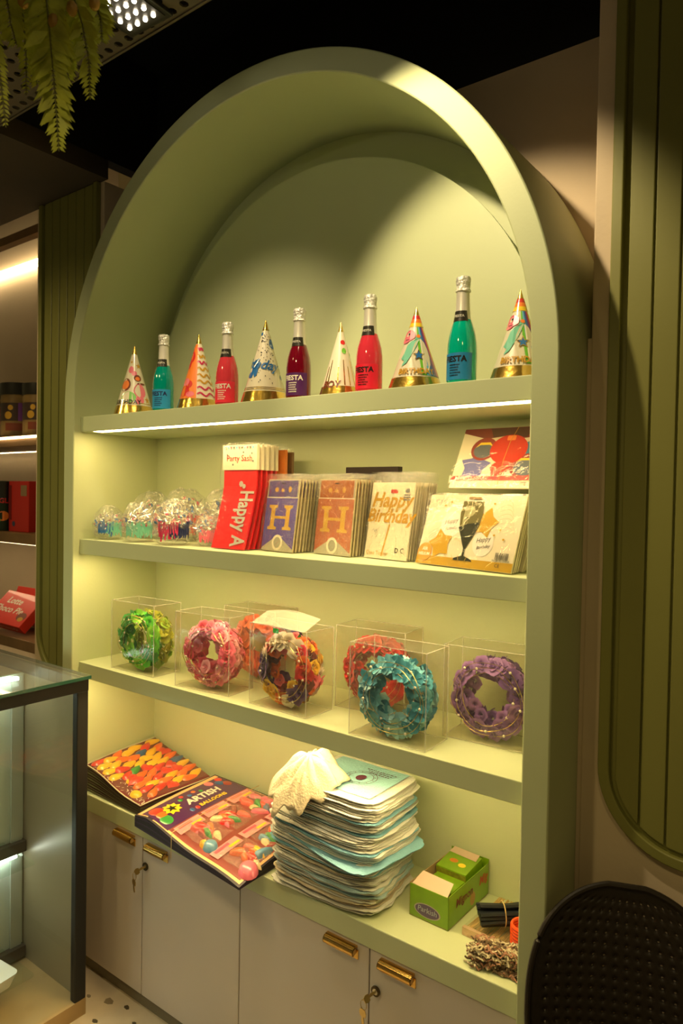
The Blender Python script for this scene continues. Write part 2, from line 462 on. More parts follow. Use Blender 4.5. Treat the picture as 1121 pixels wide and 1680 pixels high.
# ------------------------------------------------------------------ the arched display
arch = thing('arched_display_shelf', 'large sage green arched display niche with three lit shelves', 'display shelf')
N = 96
def arch_line(r, z0=0.0):
    return [(r, z0)] + [(r * math.cos(PI * i / N), ZS + r * math.sin(PI * i / N)) for i in range(N + 1)] + [(-r, z0)]
O = arch_line(1.0); I = arch_line(RI); n = len(O); V = []; F = []
for y in (0.0, D):
    V += [(a, y, b) for a, b in O] + [(a, y, b) for a, b in I]
for i in range(n - 1):
    F += [(i + 1, i, n + i, n + i + 1), (2 * n + i, 2 * n + i + 1, 3 * n + i + 1, 3 * n + i),
          (i, i + 1, 2 * n + i + 1, 2 * n + i), (n + i + 1, n + i, 3 * n + i, 3 * n + i + 1)]
F += [(0, 2 * n, 3 * n, n), (n - 1, 2 * n - 1, 4 * n - 1, 3 * n - 1)]
MB().add(V, F).build('arch_frame', SAGE, arch, smooth=True, angle=35, bevel=0.004)
MB().prism(arch_line(RI, 0.62), lambda a, b, d: (a, d, b), D - 0.010, D).build('back_panel', SAGE_IN, arch)
P = [(0.85, Z1)] + [(0.85 * math.cos(PI * i / N), 2.208 + 0.85 * math.sin(PI * i / N)) for i in range(N + 1)]
MB().prism(P, lambda a, b, d: (a, d, b), 0.340, 0.352).build('inner_arch_panel', SAGE_IN, arch)
for z in (Z1, Z2, Z3):
    s_ = MB().box(-RI, RI, REC, D - 0.0105, z - TH, z).build('shelf', SAGE_IN, arch, bevel=0.002)
    MB().box(-0.86, RI - 0.01, REC + 0.010, REC + 0.050, z - TH - 0.0008, z - TH + 0.004).build('light_strip', LEDM, s_)
MB().box(-RI, RI, 0.044, D - 0.0105, Z4 - TH4, Z4).build('base_shelf', SAGE_IN, arch, bevel=0.003)

# ------------------------------------------------------------------ cabinets
def pull(parent, x, z):
    L = 0.054; prof = []
    # profile in (y,z): back plate lip and rolled cup
    for i in range(9):
        a = PI * 0.5 + PI * 0.75 * i / 8
        prof.append((-0.012 + 0.013 * math.cos(a), 0.004 + 0.013 * math.sin(a)))
    inner = [(y * 0.82 - 0.002, zz * 0.82) for y, zz in reversed(prof)]
    poly = prof + inner
    mb = MB().prism(poly, lambda y, zz, d: (x + d, 0.05 + y, z + zz), -L, L)
    for s_ in (-1, 1):
        mb.prism(prof + [(0.0, 0.0)], lambda y, zz, d: (x + d, 0.05 + y, z + zz), s_ * L, s_ * (L - 0.003))
    mb.box(x - L, x + L, 0.0375, 0.050, z + 0.012, z + 0.018)
    h = mb.build('handle', GOLD, parent, smooth=True, angle=50)
    MB().box(x - L - 0.004, x + L + 0.004, 0.0475, 0.0499, z - 0.022, z + 0.006).build('handle_plate', GOLD, h, bevel=0.001)
    return h

def lock(parent, x, z):
    l_ = MB().add([], []).lathe([(0.0, 0), (0.013, 0), (0.0145, 0.002), (0.0145, 0.006), (0.0, 0.006)], 24)
    R_ = Matrix.Rotation(PI / 2, 3, 'X')
    l_.v = [tuple(R_ @ Vector(p) + Vector((x, 0.0500, z))) for p in l_.v]
    l_.build('lock', M('dark_bronze', (0.10, 0.075, 0.04, 1), 0.35, 0.9), parent, smooth=True)
    k = MB().lathe([(0.0, 0), (0.0085, 0), (0.0085, 0.0075), (0.0, 0.0075)], 20)
    k.v = [tuple(R_ @ Vector(p) + Vector((x, 0.0500, z))) for p in k.v]
    k.build('lock_core', STEEL, parent, smooth=True)

XD = [-0.933, -0.540, -0.034, 0.479, 0.933]
ZD0, ZD1 = 0.055, Z4 - TH4 - 0.003
labs = ['beige base cabinet with brass pulls under the left half of the arch', 'beige base cabinet with brass pulls under the right half of the arch']
for c in range(2):
    t = thing('base_cabinet', labs[c], 'cabinet')
    a, b = XD[2 * c], XD[2 * c + 2]
    MB().box(a + 0.001, b - 0.001, 0.075, 0.39, 0.05, ZD1).build('body', DARK, t)
    MB().box(a + 0.001, b - 0.001, 0.066, 0.30, 0.0, 0.05).build('plinth', M('grey_plinth', (0.20, 0.17, 0.11, 1), 0.5), t)
    for k in range(2):
        x0, x1 = XD[2 * c + k] + 0.002, XD[2 * c + k + 1] - 0.002
        d = MB().box(x0, x1, 0.050, 0.072, ZD0, ZD1).build('door', DOORM, t, bevel=0.0015)
        pull(d, (-0.640, -0.453, 0.383, 0.573)[2 * c + k], 0.617)
        if k == 1: lock(d, (-0.519, 0.504)[c], (0.543, 0.534)[c])

KEYM = M('brass_key', (0.55, 0.40, 0.16, 1), 0.3, 1.0)
for i, (x, z, lab) in enumerate(((-0.519, 0.543, 'brass key and ring hanging in the lock of the left cabinet'), (0.504, 0.534, 'brass key and ring hanging in the lock of the right cabinet'))):
    t = thing('cabinet_keys', lab, 'keys', (x, 0.043, z))
    def keymesh(p0, p1, nrm):
        p0, p1, nrm = Vector(p0), Vector(p1), Vector(nrm).normalized(); ax = (p1 - p0); L = ax.length; ax.normalize(); sd = ax.cross(nrm)
        fn = lambda u, v, d: p0 + ax * u + sd * v + nrm * d
        return MB().prism([(0, -.004), (L * .55, -.003), (L * .55, -.010), (L * .8, -.013), (L, -.008), (L, .008), (L * .8, .013), (L * .55, .010), (L * .55, .004), (L * .3, .006), (0, .003)], fn, -0.001, 0.001)
    keymesh((0, -0.0, 0), (-0.012, -0.034, -0.012), (1, 0, 0.3)).build('key', KEYM, t)
    MB().tube([(-0.016 + 0.010 * math.cos(a), -0.032, -0.026 + 0.014 * math.sin(a)) for a in [2 * PI * k / 16 for k in range(16)]], 0.0012, 5, True).build('key_ring', KEYM, t, smooth=True)
    keymesh((-0.016, -0.032, -0.085), (-0.018, -0.033, -0.038), (0.15, 1, 0)).build('key', KEYM, t)

# ------------------------------------------------------------------ party hats on the top shelf
HGOLD = M('gold_foil_card', (0.80, 0.52, 0.10, 1), 0.22, 0.9, coat=1.0, bump=0.25, bscale=25)
HWHITE = M('hat_white_card', (0.78, 0.70, 0.52, 1), 0.35, coat=1.0, bump=0.05, bscale=30)
def pm(name, r, g, b, **kw):
    return M(name, rgb(r, g, b), kw.pop('rough', 0.35), coat=kw.pop('coat', 0.8), **kw)
INK = {k: pm('ink_' + k, *c) for k, c in dict(red=(214, 40, 40), pink=(240, 120, 140), magenta=(200, 40, 90), orange=(245, 130, 50), yellow=(245, 205, 40),
       green=(110, 190, 50), dkgreen=(30, 120, 60), teal=(120, 200, 170), blue=(40, 110, 180), navy=(30, 40, 90), purple=(110, 50, 130), brown=(120, 50, 30),
       black=(25, 22, 20), white=(240, 232, 215), gold=(200, 150, 40), skyblue=(110, 185, 225), grey=(120, 120, 120)).items()}

def hat(x, y, h, r, label, kind, z=Z1 + .001):
    p = (x, y, z); t = thing('party_hat', label, 'party hat', p, face_cam(p), 'cone party hats on the top shelf')
    def cm(eps=0.0006):
        def f(u, zz, z0=None):
            rho = r * (1 - zz / h) + eps; an = u / max(0.012, r * (1 - (zz if z0 is None else z0) / h))
            return (rho * math.sin(an), -rho * math.cos(an), zz)
        return f
    def band(name, z0, z1, mat, eps=0.0004, a0=-PI, a1=PI):
        q = [(r * (1 - (z0 + (z1 - z0) * k / 4) / h) + eps, z0 + (z1 - z0) * k / 4) for k in range(5)]
        return MB().lathe(q, 40, caps=False, a0=a0, a1=a1).build(name, mat, t, smooth=True)
    MB().lathe([(r, 0), (r * .75, h * .25), (r * .5, h * .5), (r * .25, h * .75), (0.0008, h)], 48, caps=False).build('cone', HWHITE, t, smooth=True)
    band('gold_base', 0.001, h * 0.13, HGOLD, 0.0012)
    band('gold_tip', h * 0.87, h * 0.997, HGOLD, 0.0008)
    f = cm()
    def deco(name, mat, polys, eps=0.0008):
        g = cm(eps); mb = MB(); many = len(polys) > 8
        for P in polys:
            if not many: mb = MB()
            # refine long edges so the print hugs the cone
            Q = []
            for (ax, ay), (bx, by) in zip(P, P[1:] + P[:1]):
                k = max(1, int(math.hypot(bx - ax, by - ay) / 0.012))
                Q += [(ax + (bx - ax) * i / k, ay + (by - ay) * i / k) for i in range(k)]
            z0 = sum(q[1] for q in P) / len(P)
            mb.add([g(a, b, z0) for a, b in Q], [tuple(range(len(Q)))])
            if not many: mb.build(name, mat, t)
        if many: stuff(mb.build(name, mat, t))
    def words(sx, size, mat, x0, zz, shear=0.0, bold=0.0, eps=0.0022, spacing=1.0, rot=0.0):
        g = cm(eps); mb = MB(); put_text(mb, sx, size, lambda a, b: g(a, b, zz), x0, zz, rot, shear=shear, bold=bold, spacing=spacing)
        return mb.build('lettering', mat, t)
    s = r / 0.075
    if kind == 'animals':
        band('gold_line', h * .155, h * .165, HGOLD, .001)
        deco('lion_print', INK['orange'], [circle(-.034 * s, .115, .016, .018)], .0012)
        deco('lion_mane', INK['brown'], [circle(-.034 * s, .115, .022, .026)], .0008)
        deco('hill_print', INK['green'], [circle(-.022 * s, .066, .030, .022)], .0008)
        deco('pink_animal', INK['pink'], [circle(.022 * s, .092, .024, .028), circle(.0, .16, .010), circle(.03 * s, .060, .008, .016), circle(.015 * s, .055, .008, .016), circle(-.012, .175, .010, .014)], .0010)
        deco('monkey_print', INK['brown'], [circle(.012 * s, .142, .014, .013), circle(.028 * s, .120, .018, .004)], .0013)
        deco('monkey_face', INK['orange'], [circle(.012 * s, .139, .009, .008)], .0016)
        deco('star_print', INK['gold'], [star(.016, .190, .012), star(.055 * s, .058, .014), star(-.01, .205, .006)], .0010)
        words('BIRTHDAY', .024, INK['black'], -.030 * s, .040, bold=.0004)
    elif kind == 'stripes':
        P = [(-.118 * s, .045), (-.05 * s, .040), (-.012, .045), (.0, .09), (-.014, .13), (.006, .17), (.003, .225), (-.02, .225), (-.06, .13)]
        g = cm(.0008)
        band('pink_half', h * .13, h * .86, INK['orange'], .0008, -2.2, -.12)
        deco('rose_blots', INK['red'], [circle(-.055 * s, .062, .022, .020), circle(-.035, .085, .014), circle(-.022, .185, .010, .02), circle(-.035, .16, .008, .02)], .0014)
        deco('pink_blots', INK['pink'], [circle(-.048 * s, .095, .016, .014), circle(-.024, .215, .006, .014), circle(-.03, .05, .016, .01)], .0017)
        for nm, col, zz in (('magenta_waves', 'magenta', (.050, .072, .165, .215)), ('gold_waves', 'gold', (.095, .118, .142, .188))):
            for q in zz:
                mb = MB(); hw = .055 * s * (1 - q / h) * 1.5
                path = [(hw * (i / 14.0) * 1.3 - .004, q + .006 * math.sin(i * 1.0)) for i in range(15)]
                for Q in ribbon2(path, .006): mb.add([cm(.0012)(a, b, q) for a, b in Q], [(0, 1, 2, 3)])
                mb.build(nm[:-1], INK[col], t)
    elif kind == 'day':
        band('gold_line', h * .15, h * .157, HGOLD, .001); band('gold_line', h * .17, h * .177, HGOLD, .001)
        deco('balloon_print', INK['blue'], [circle(.022, .195, .011, .017), circle(-.012, .228, .004, .006), circle(-.055, .090, .012, .010), circle(-.03, .13, .008, .01), circle(.062, .085, .004, .008)], .001)
        rr = random.Random(3)
        deco('speck_print', INK['black'], [circle(rr.uniform(-1, 1) * .07 * (1 - q / h), q, rr.uniform(.0010, .0022), rr.uniform(.0010, .003), 6) for q in [rr.uniform(.06, .225) for _ in range(60)]], .001)
        deco('ink_stroke', INK['blue'], [circle(-.03, .112, .008, .03), circle(-.045, .10, .005, .02)], .0012)
        words('Birthday', .046, INK['blue'], -.034, .112, shear=.35, bold=.0008, rot=-.12)
    elif kind == 'boy':
        deco('dot_print', INK['red'], [circle(.006, .165, .007)], .001); deco('leaf_print', INK['green'], [circle(.010, .138, .007, .009), circle(.035, .130, .003, .005)], .001)
        deco('candle_print', HGOLD, [rect(q, q + .003, .032, .090 + .02 * (k % 2)) for k, q in enumerate((-.046, -.034, -.008, .010, .026, .040))], .001)
        words('BOY', .030, INK['brown'], -.030, .024, bold=.0006, shear=.15)
    else:
        # rainbow mane on the right, pale body, teal sea tail, star
        for k, cname in enumerate(('red', 'orange', 'yellow')):
            band('rainbow_band', .196 - .011 * k, .196 - .011 * (k - 1), INK[cname], .0010)
        for k, cname in enumerate(('green', 'skyblue', 'blue', 'purple', 'magenta', 'yellow')):
            mb = MB(); n_ = 12; V = []
            for q in range(n_ + 1):
                zz = .172 - .138 * q / n_; a0 = .05 + .30 * (1 - zz / .172) + k * (.16 + .05 * q / n_); a1 = a0 + .16 + .05 * (q / n_)
                rho = r * (1 - zz / h) + .0011
                V += [(rho * math.sin(aa), -rho * math.cos(aa), zz) for aa in (a0, (a0 + a1) / 2, a1)]
            mb.add(V, [(3 * q + e, 3 * q + e + 1, 3 * q + e + 4, 3 * q + e + 3) for q in range(n_) for e in (0, 1)])
            mb.build('rainbow_band', INK[cname], t)
        deco('head_print', INK['pink'], [circle(-.020, .148, .019, .016), circle(-.030, .136, .014, .010)], .0022)
        deco('belly_print', HWHITE, [circle(.014, .088, .026, .050)], .0020)
        deco('tail_print', INK['teal'], [[(-.004, .135), (.004, .148), (.012, .138), (.002, .118), (-.010, .092), (-.020, .068), (-.030, .060), (-.026, .075), (-.036, .082), (-.030, .098), (-.026, .120), (-.016, .130)]], .0024)
        deco('hand_print', INK['orange'], [circle(.006, .145, .005)], .0027)
        deco('eye_print', INK['black'], [circle(-.018, .152, .0028), rect(-.030, -.018, .1355, .1372)], .0027)
        deco('star_outline', HGOLD, [star(.008, .090, .017)], .0026)
        deco('star_print', INK['blue'], [star(.008, .090, .0125)], .0029)
        words('BIRTHDAY', .0215, INK['gold'], 0.002 * s, .038, bold=.0008, eps=.0034)
    return t
hat(-0.722, 0.125, 0.272, 0.076, 'small white party hat with lion and pink animal print, leftmost on top shelf', 'animals')
hat(-0.352, 0.125, 0.270, 0.075, 'party hat half orange, half striped with magenta and gold waves', 'stripes')
hat(-0.028, 0.125, 0.276, 0.079, 'white party hat with blue script lettering and dark specks', 'day')
hat(0.278, 0.130, 0.228, 0.064, 'cream party hat with red dot and gold candle lines, crinkled', 'boy')
hat(0.549, 0.120, 0.232, 0.076, 'rainbow unicorn party hat between the pink and the turquoise bottle', 'unicorn')
hat(0.853, 0.120, 0.230, 0.074, 'rainbow unicorn party hat at the right end, cut by the frame', 'unicorn')

# ------------------------------------------------------------------ bottles
FOIL = M('silver_foil', (0.78, 0.74, 0.64, 1), 0.34, 0.35, coat=0.4)
CRINK = M('crinkled_silver_foil', (0.84, 0.81, 0.73, 1), 0.28, 0.45, bump=0.9, bscale=120)
NECKL = M('black_neck_label', (0.03, 0.028, 0.02, 1), 0.25, coat=0.6)
def bottle(x, liquid, lab_rgb, txt_mat, label, shade):
    p = (x, 0.108, Z1 + .0005); t = thing('sparkling_drink_bottle', label, 'bottle', p, face_cam(p), 'party drink bottles on the top shelf')
    R = 0.039
    gm = M('bottle_' + shade, rgb(*liquid), 0.06, trans=0.35, coat=1.0, ior=1.4)
    MB().lathe([(0.0, 0.004), (R * .7, 0.001), (R * .95, 0.003), (R, 0.010), (R, 0.085), (R * .98, 0.110), (R * .90, 0.132), (R * .76, 0.152), (R * .60, 0.170), (R * .52, 0.182), (R * .49, 0.190)], 40).build('glass_body', gm, t, smooth=True, angle=60)
    MB().lathe([(R * .60, 0.1695), (R * .535, 0.182), (R * .50, 0.192), (R * .47, 0.215), (R * .445, 0.243), (R * .45, 0.246)], 32, caps=False).build('neck_foil', FOIL, t, smooth=True)
    c = MB().lathe([(R * .46, 0.245), (R * .53, 0.247), (R * .50, 0.2515), (R * .45, 0.254), (R * .47, 0.262), (R * .50, 0.272), (R * .50, 0.280), (R * .44, 0.285), (R * .2, 0.286)], 32)
    rr = random.Random(int(x * 100)); c.v = [(a * (1 + rr.uniform(-.05, .05)), b * (1 + rr.uniform(-.05, .05)), d) for a, b, d in c.v]
    c.build('foil_cap', CRINK, t, smooth=True)
    a0, a1 = math.radians(-95), math.radians(40)
    MB().lathe([(R + .0007, 0.012), (R + .0007, 0.082)], 24, caps=False, a0=a0, a1=a1).build('front_label', M('label_' + shade, rgb(*lab_rgb), 0.45), t, smooth=True)
    q = lambda a, b: ((R + .0014) * math.sin(a / R), -(R + .0014) * math.cos(a / R), b)
    mb = MB(); put_text(mb, 'FIESTA', 0.021, q, -0.019, 0.059, bold=.0007)
    mb.build('lettering', txt_mat, t)
    mb = MB(); rl = random.Random(int(abs(x) * 1000))
    for k in range(5):   # the small print is only legible as short strokes
        u = -0.034
        while u < -0.006 - .003 * (k % 3):
            L = rl.uniform(.0015, .0035); mb.add([q(a_, b_) for a_, b_ in rect(u, u + L, 0.049 - .0068 * k, 0.0525 - .0068 * k)], [(0, 1, 2, 3)]); u += L + .0012
    stuff(mb.build('small_print', txt_mat, t))
    rn = lambda z: R * (.60 - .065 * (z - .1695) / .0125) if z < .182 else R * (.535 - .035 * (z - .182) / .010) if z < .192 else R * (.50 - .03 * (z - .192) / .023)
    MB().lathe([(rn(zz) + .0012, zz) for zz in (.166, .171, .176, .182, .188, .194)], 16, caps=False, a0=math.radians(-75), a1=math.radians(32)).build('neck_label', NECKL, t, smooth=True)
    mb = MB(); put_text(mb, 'FIESTA', 0.0085, lambda a, b: ((R * .56 + .003) * math.sin(a / (R * .56)), -(R * .56 + .003) * math.cos(a / (R * .56)), b), -0.009, 0.177, bold=.0003)
    mb.build('neck_lettering', FOIL, t)
    return t
bottle(-0.5246, (0, 165, 150), (40, 150, 205), INK['navy'], 'turquoise bottle with blue label, leftmost of the five bottles', 'turquoise')
bottle(-0.1883, (235, 70, 85), (235, 45, 70), INK['white'], 'pink bottle with red label beside the striped party hat', 'pink')
bottle(0.1321, (125, 10, 35), (80, 25, 95), INK['white'], 'dark red bottle with purple label beside the white hat', 'dark_red')
bottle(0.4003, (235, 60, 80), (225, 25, 55), INK['black'], 'pink bottle with red label beside the cream party hat', 'rose')
bottle(0.6983, (0, 195, 170), (30, 130, 190), INK['black'], 'tall turquoise bottle with blue label between the rainbow hats', 'turquoise_bright')

# ------------------------------------------------------------------ second shelf: tinsel bundles in cellophane
CELLO = film('cellophane', 0.07, 0.07, 0.9, 45, haze=0.035)
CELLT = film('tinsel_cellophane', 0.13, 0.08, 1.0, 38, haze=0.06)
CELLO2 = film('smooth_plastic_bag', 0.07, 0.08, 0.35, 28, haze=0.03)
TINS = M('silver_tinsel', (0.90, 0.86, 0.78, 1), 0.25, 0.7)
def blob(c, rx, ry, rz, amp, seed, seg=26, rings=16, flat=True):
    rr = random.Random(seed); ph = [(rr.uniform(2, 7), rr.uniform(2, 7), rr.uniform(0, 6.3)) for _ in range(6)]
    mb = MB().ball((0, 0, 0), 1, seg, rings); V = []
    for a, b, d in mb.v:
        an = math.atan2(b, a); k = 1 + amp * sum(math.sin(p * an + q * d * 2 + s_) for p, q, s_ in ph) / 3 + amp * rr.uniform(-.5, .5)
        z = d * rz * k
        if flat and z < -rz * .8: z = -rz * .8
        V.append((c[0] + a * rx * k, c[1] + b * ry * k, c[2] + z))
    mb.v = V; return mb
def tinsel_bag(i, x, y, z, r, c1, c2, label):
    t = thing('tinsel_bundle_bag', label, 'party decoration', (x, y, z), face_cam((x, y)), 'cellophane bags of tinsel on the second shelf')
    rr = random.Random(50 + i)
    blob((0, 0, r * .92), r, r * .9, r * 1.15, .07, i).build('cellophane_wrapper', CELLT, t)
    for nm, mat, cnt, cz in (('silver_tinsel', TINS, 420, 0.0), ('tinsel_tip', INK['magenta'], 14, .5), ('tinsel_tip', INK['blue'], 22, .5)):
        mb = MB()
        for k in range(cnt):
            th, ph = rr.uniform(0, 2 * PI), math.acos(rr.uniform(-.75, 1))
            d = Vector((math.sin(ph) * math.cos(th), math.sin(ph) * math.sin(th), math.cos(ph)))
            p = Vector((0, 0, r * .9)) + d * r * rr.uniform(.45, .92)
            if cz: p = Vector((0, 0, r * .85)) + Vector((d.x, -abs(d.y), abs(d.z))) * r * .86
            u = Vector((rr.uniform(-1, 1), rr.uniform(-1, 1), rr.uniform(-1, 1))).normalized(); w_ = u.cross(d).normalized()
            L = r * rr.uniform(.10, .24) * (.5 if cz else 1); ww = r * (.075 if cz else .035)
            p.z = max(p.z, .004)
            mb.add([p - u * L - w_ * ww, p + u * L * .2 - w_ * ww + d * r * .03, p + u * L + w_ * ww, p - u * L * .3 + w_ * ww], [(0, 1, 2, 3)])
        stuff(mb.build(nm, mat, t))
    # a coloured fringe patch facing the shop
    for c, off in ((c1, -.25), (c2, .35)):
        mb = MB()
        for k in range(22):
            a = off + (k - 11) * .045; b0 = rr.uniform(.62, .80); L = r * rr.uniform(.45, .62)
            p = Vector((math.sin(a) * r * .95, -math.cos(a) * r * .86, r * (.75 + .35 * rr.random() + .25 * (b0 - .6))))
            mb.add([p, p + Vector((r * .075, -.001, 0)), p + Vector((r * .06 + rr.uniform(-1, 1) * r * .03, -r * .03, -L)), p + Vector((rr.uniform(-1, 1) * r * .03, -r * .05, -L))], [(0, 1, 2, 3)])
        mb.v = [(a_, b_, max(d_, .006)) for a_, b_, d_ in mb.v]
        stuff(mb.build('fringe', INK[c], t))
    for k in range(3):   # puckered cellophane ears
        a = rr.uniform(-.9, .9); L = r * rr.uniform(.35, .6); up = rr.uniform(.2, 1.0)
        c0 = Vector((math.sin(a) * r * .8, -math.cos(a) * r * .5, r * (.9 + .6 * up)))
        mb = MB().grid(4, 4, lambda u, v: (c0.x + (u - .5) * L * (0.4 + v), c0.y + .012 * math.sin(9 * u) * v, c0.z + v * L * up * .8 - .01))
        mb.build('wrapper_end', CELLT, t)
tb = [(-0.846, 0.105, 0.001, .064, 'blue', 'teal', 'small cellophane tinsel bag with blue fringe nearest the left wall'),
      (-0.660, 0.105, 0.001, .070, 'teal', 'teal', 'cellophane tinsel bag with teal fringe in the front row'),
      (-0.458, 0.105, 0.001, .078, 'magenta', 'navy', 'cellophane tinsel bag with magenta and blue fringe in the front row'),
      (-0.325, 0.160, 0.001, .056, 'pink', 'pink', 'cellophane tinsel bag touching the party sash packs'),
      (-0.805, 0.285, 0.001, .092, 'magenta', 'pink', 'tall cellophane tinsel bag with magenta fringe in the left corner'),
      (-0.600, 0.285, 0.001, .099, 'magenta', 'red', 'tall cellophane tinsel bag with red fringe in the middle of the heap'),
      (-0.400, 0.292, 0.001, .098, 'pink', 'blue', 'tall mostly silver tinsel bag at the back right of the heap')]
for i, (x, y, dz, r, c1, c2, lab) in enumerate(tb):
    tinsel_bag(i, x, y, Z2 + dz, r, c1, c2, lab)

# ------------------------------------------------------------------ flat packs standing on the second shelf
CARD = M('cream_card', (0.74, 0.66, 0.48, 1), 0.5, var=0.03, vscale=5)
PACKEDGE = M('pack_edge', (0.52, 0.44, 0.26, 1), 0.4, var=0.15, vscale=40)
def flatfn(y):
    return lambda a, b: (a, y, b)
class Pack:
    """one bagged pack; shape(b)->(dx,dy) bends it with height"""
    def __init__(s, name, label, cat, loc, rotz, lean, group, w_, h, th=0.010, shape=None):
        s.t = thing(name, label, cat, (loc[0], loc[1], loc[2] + .0012 + th * math.sin(lean)), group=group, rot=(-lean, 0, rotz)); s.w = w_; s.h = h; s.th = th
        s.sh = shape or (lambda b: (0.0, 0.0)); s.e = 0.0
    def fn(s, eps):
        def f(a, b):
            dx, dy = s.sh(b); return (a + dx, dy - eps, b)
        return f
    def body(s, name, mat, x0, x1, z0, z1, y0=0.0, th=None, n=8):
        th = th or s.th; mb = MB(); V = []; F = []
        for k in range(n + 1):
            b = z0 + (z1 - z0) * k / n; dx, dy = s.sh(b)
            V += [(x0 + dx, y0 + dy, b), (x1 + dx, y0 + dy, b), (x1 + dx, y0 + dy + th, b), (x0 + dx, y0 + dy + th, b)]
        for k in range(n):
            for q in range(4): F.append((4 * k + q, 4 * k + (q + 1) % 4, 4 * k + 4 + (q + 1) % 4, 4 * k + 4 + q))
        F += [(3, 2, 1, 0), (4 * n, 4 * n + 1, 4 * n + 2, 4 * n + 3)]
        return mb.add(V, F).build(name, mat, s.t)
    def polys(s, name, mat, PS, parent=None):
        s.e += 0.00012; f = s.fn(0.0006 + s.e); mb = MB()
        for P in PS:
            mb.add([f(a, b) for a, b in P], [tuple(range(len(P)))])
        return mb.build(name, mat, parent or s.t)
    def words(s, sx, size, mat, x, z, rot=0.0, name='lettering', **kw):
        s.e += 0.00012; mb = MB(); put_text(mb, sx, size, s.fn(0.0006 + s.e), x, z, rot, **kw)
        return mb.build(name, mat, s.t)
    def bag(s, mat, mx, mz, top=0.0, name='clear_bag', amp=0.004, seed=1):
        rr = random.Random(seed); ph = [rr.uniform(0, 6.3) for _ in range(4)]
        def f(u, v):
            a = -s.w / 2 - mx + (s.w + 2 * mx) * u; b = (s.h + mz) * v; dx, dy = s.sh(min(b, s.h))
            wv = amp * (math.sin(9 * u + ph[0] + 4 * v) + .7 * math.sin(17 * v + ph[1] - 5 * u) + .5 * math.sin(23 * u + 19 * v + ph[2])) / 2
            return (a + dx, dy - 0.0045 - s.e + wv, max(b, .0008))
        return MB().grid(14, 18, f).build(name, mat, s.t, smooth=True, angle=180)

def stack_behind(base, n, step, label, group, jit=0.002, seed=3):
    rr = random.Random(seed)
    for k in range(1, n):
        off = Vector((rr.uniform(-jit, jit), step * k, 0))
        r = base.copy(); COL.objects.link(r); r.location = base.location + off
        r.rotation_euler = (base.rotation_euler.x, 0, base.rotation_euler.z + rr.uniform(-.004, .004))
        r['label'] = label % ordinal(k + 1); r['group'] = group
        for ch in base.children:
            if ch.name.split('.')[0] in ('card', 'clear_bag', 'header_card', 'sash', 'inner_felt', 'pack_side'):
                c = ch.copy(); COL.objects.link(c); c.parent = r

# party sash packs
def sash_shape(b):
    k = max(0.0, (0.22 - b) / 0.22); return (0.0, -0.058 * k ** 1.25)
RED = M('red_satin', rgb(222, 22, 34), 0.30, coat=0.5, bump=0.25, bscale=35)
SASHB = M('dusty_red_satin', rgb(190, 84, 70), 0.35, coat=0.5, bump=0.3, bscale=35)
ORSAT = M('orange_satin', rgb(235, 130, 40), 0.35, coat=0.5, bump=0.3, bscale=35)
sx, sy = -0.163, 0.150
k = Pack('party_sash_pack', 'red party sash in clear bag with cream header card, front of its row', 'party sash', (sx, sy, Z2), 0.0, 0.0, 'party sash packs', 0.165, 0.358, 0.008, sash_shape)
k.body('sash', RED, -.0775, .0775, .002, .285)
k.body('header_card', CARD, -.0825, .0825, .270, .356, -.003, .012)
k.e = .0038
k.words('Party Sash', .030, INK['red'], 0, .300)
flags = [[(-.07 + .013 * i, .350), (-.060 + .013 * i, .350), (-.065 + .013 * i, .338)] for i in range(11)]
k.polys('bunting_print', INK['grey'], flags[0::3]); k.polys('bunting_print', INK['skyblue'], flags[1::3]); k.polys('bunting_print', INK['pink'], flags[2::3])
k.polys('dot_print', INK['grey'], [circle(q, z, .0035) for q, z in ((-.058, .322), (.02, .330), (.060, .326), (-.030, .288), (.066, .300))])
SILV = M('silver_print', (0.74, 0.72, 0.66, 1), 0.35, 0.5)
k.words('Happy A', .088, SILV, .012, .196, rot=-PI / 2, align='LEFT', bold=.0022, name='vertical_lettering')
for c in list(k.t.children):
    if c.name.startswith('vertical_lettering'):
        # keep the word inside the sash
        xs = [v.co.z for v in c.data.vertices]; zmin = min(xs)
        s_ = (0.010 - 0.200) / (zmin - 0.196) if zmin < 0.196 else 1
        f = k.fn(0.0024)
        for v in c.data.vertices:
            b = 0.200 + (v.co.z - 0.196) * s_; v.co = Vector(f(v.co.x, b))
k.polys('heart_print', SILV, [circle(.012, .222, .010), circle(.026, .214, .008)])
k.bag(CELLO2, .006, .006, seed=5, amp=.002)
stack_behind(k.t, 5, .024, 'red party sash in clear bag, %s from the front of its row', 'party sash packs behind the front')
k2 = Pack('party_sash_pack', 'orange party sash in clear bag at the back of the sash row', 'party sash', (sx + .006, sy + .138, Z2), 0.0, 0.0, 'party sash packs', 0.165, 0.358, 0.012)
k2.body('sash', ORSAT, -.0775, .0775, .002, .345); k2.bag(CELLO2, .006, .008, seed=8, amp=.002)
k3 = Pack('party_sash_pack', 'brown and green party sash pack, rearmost of the sash row', 'party sash', (sx + .012, sy + .166, Z2), 0.0, 0.0, 'party sash packs', 0.165, 0.350, 0.012)
k3.body('sash', M('brown_satin', rgb(120, 84, 40), 0.35, coat=0.5, bump=0.3, bscale=35), -.0775, .0775, .002, .338); k3.bag(CELLO2, .006, .008, seed=9, amp=.002)

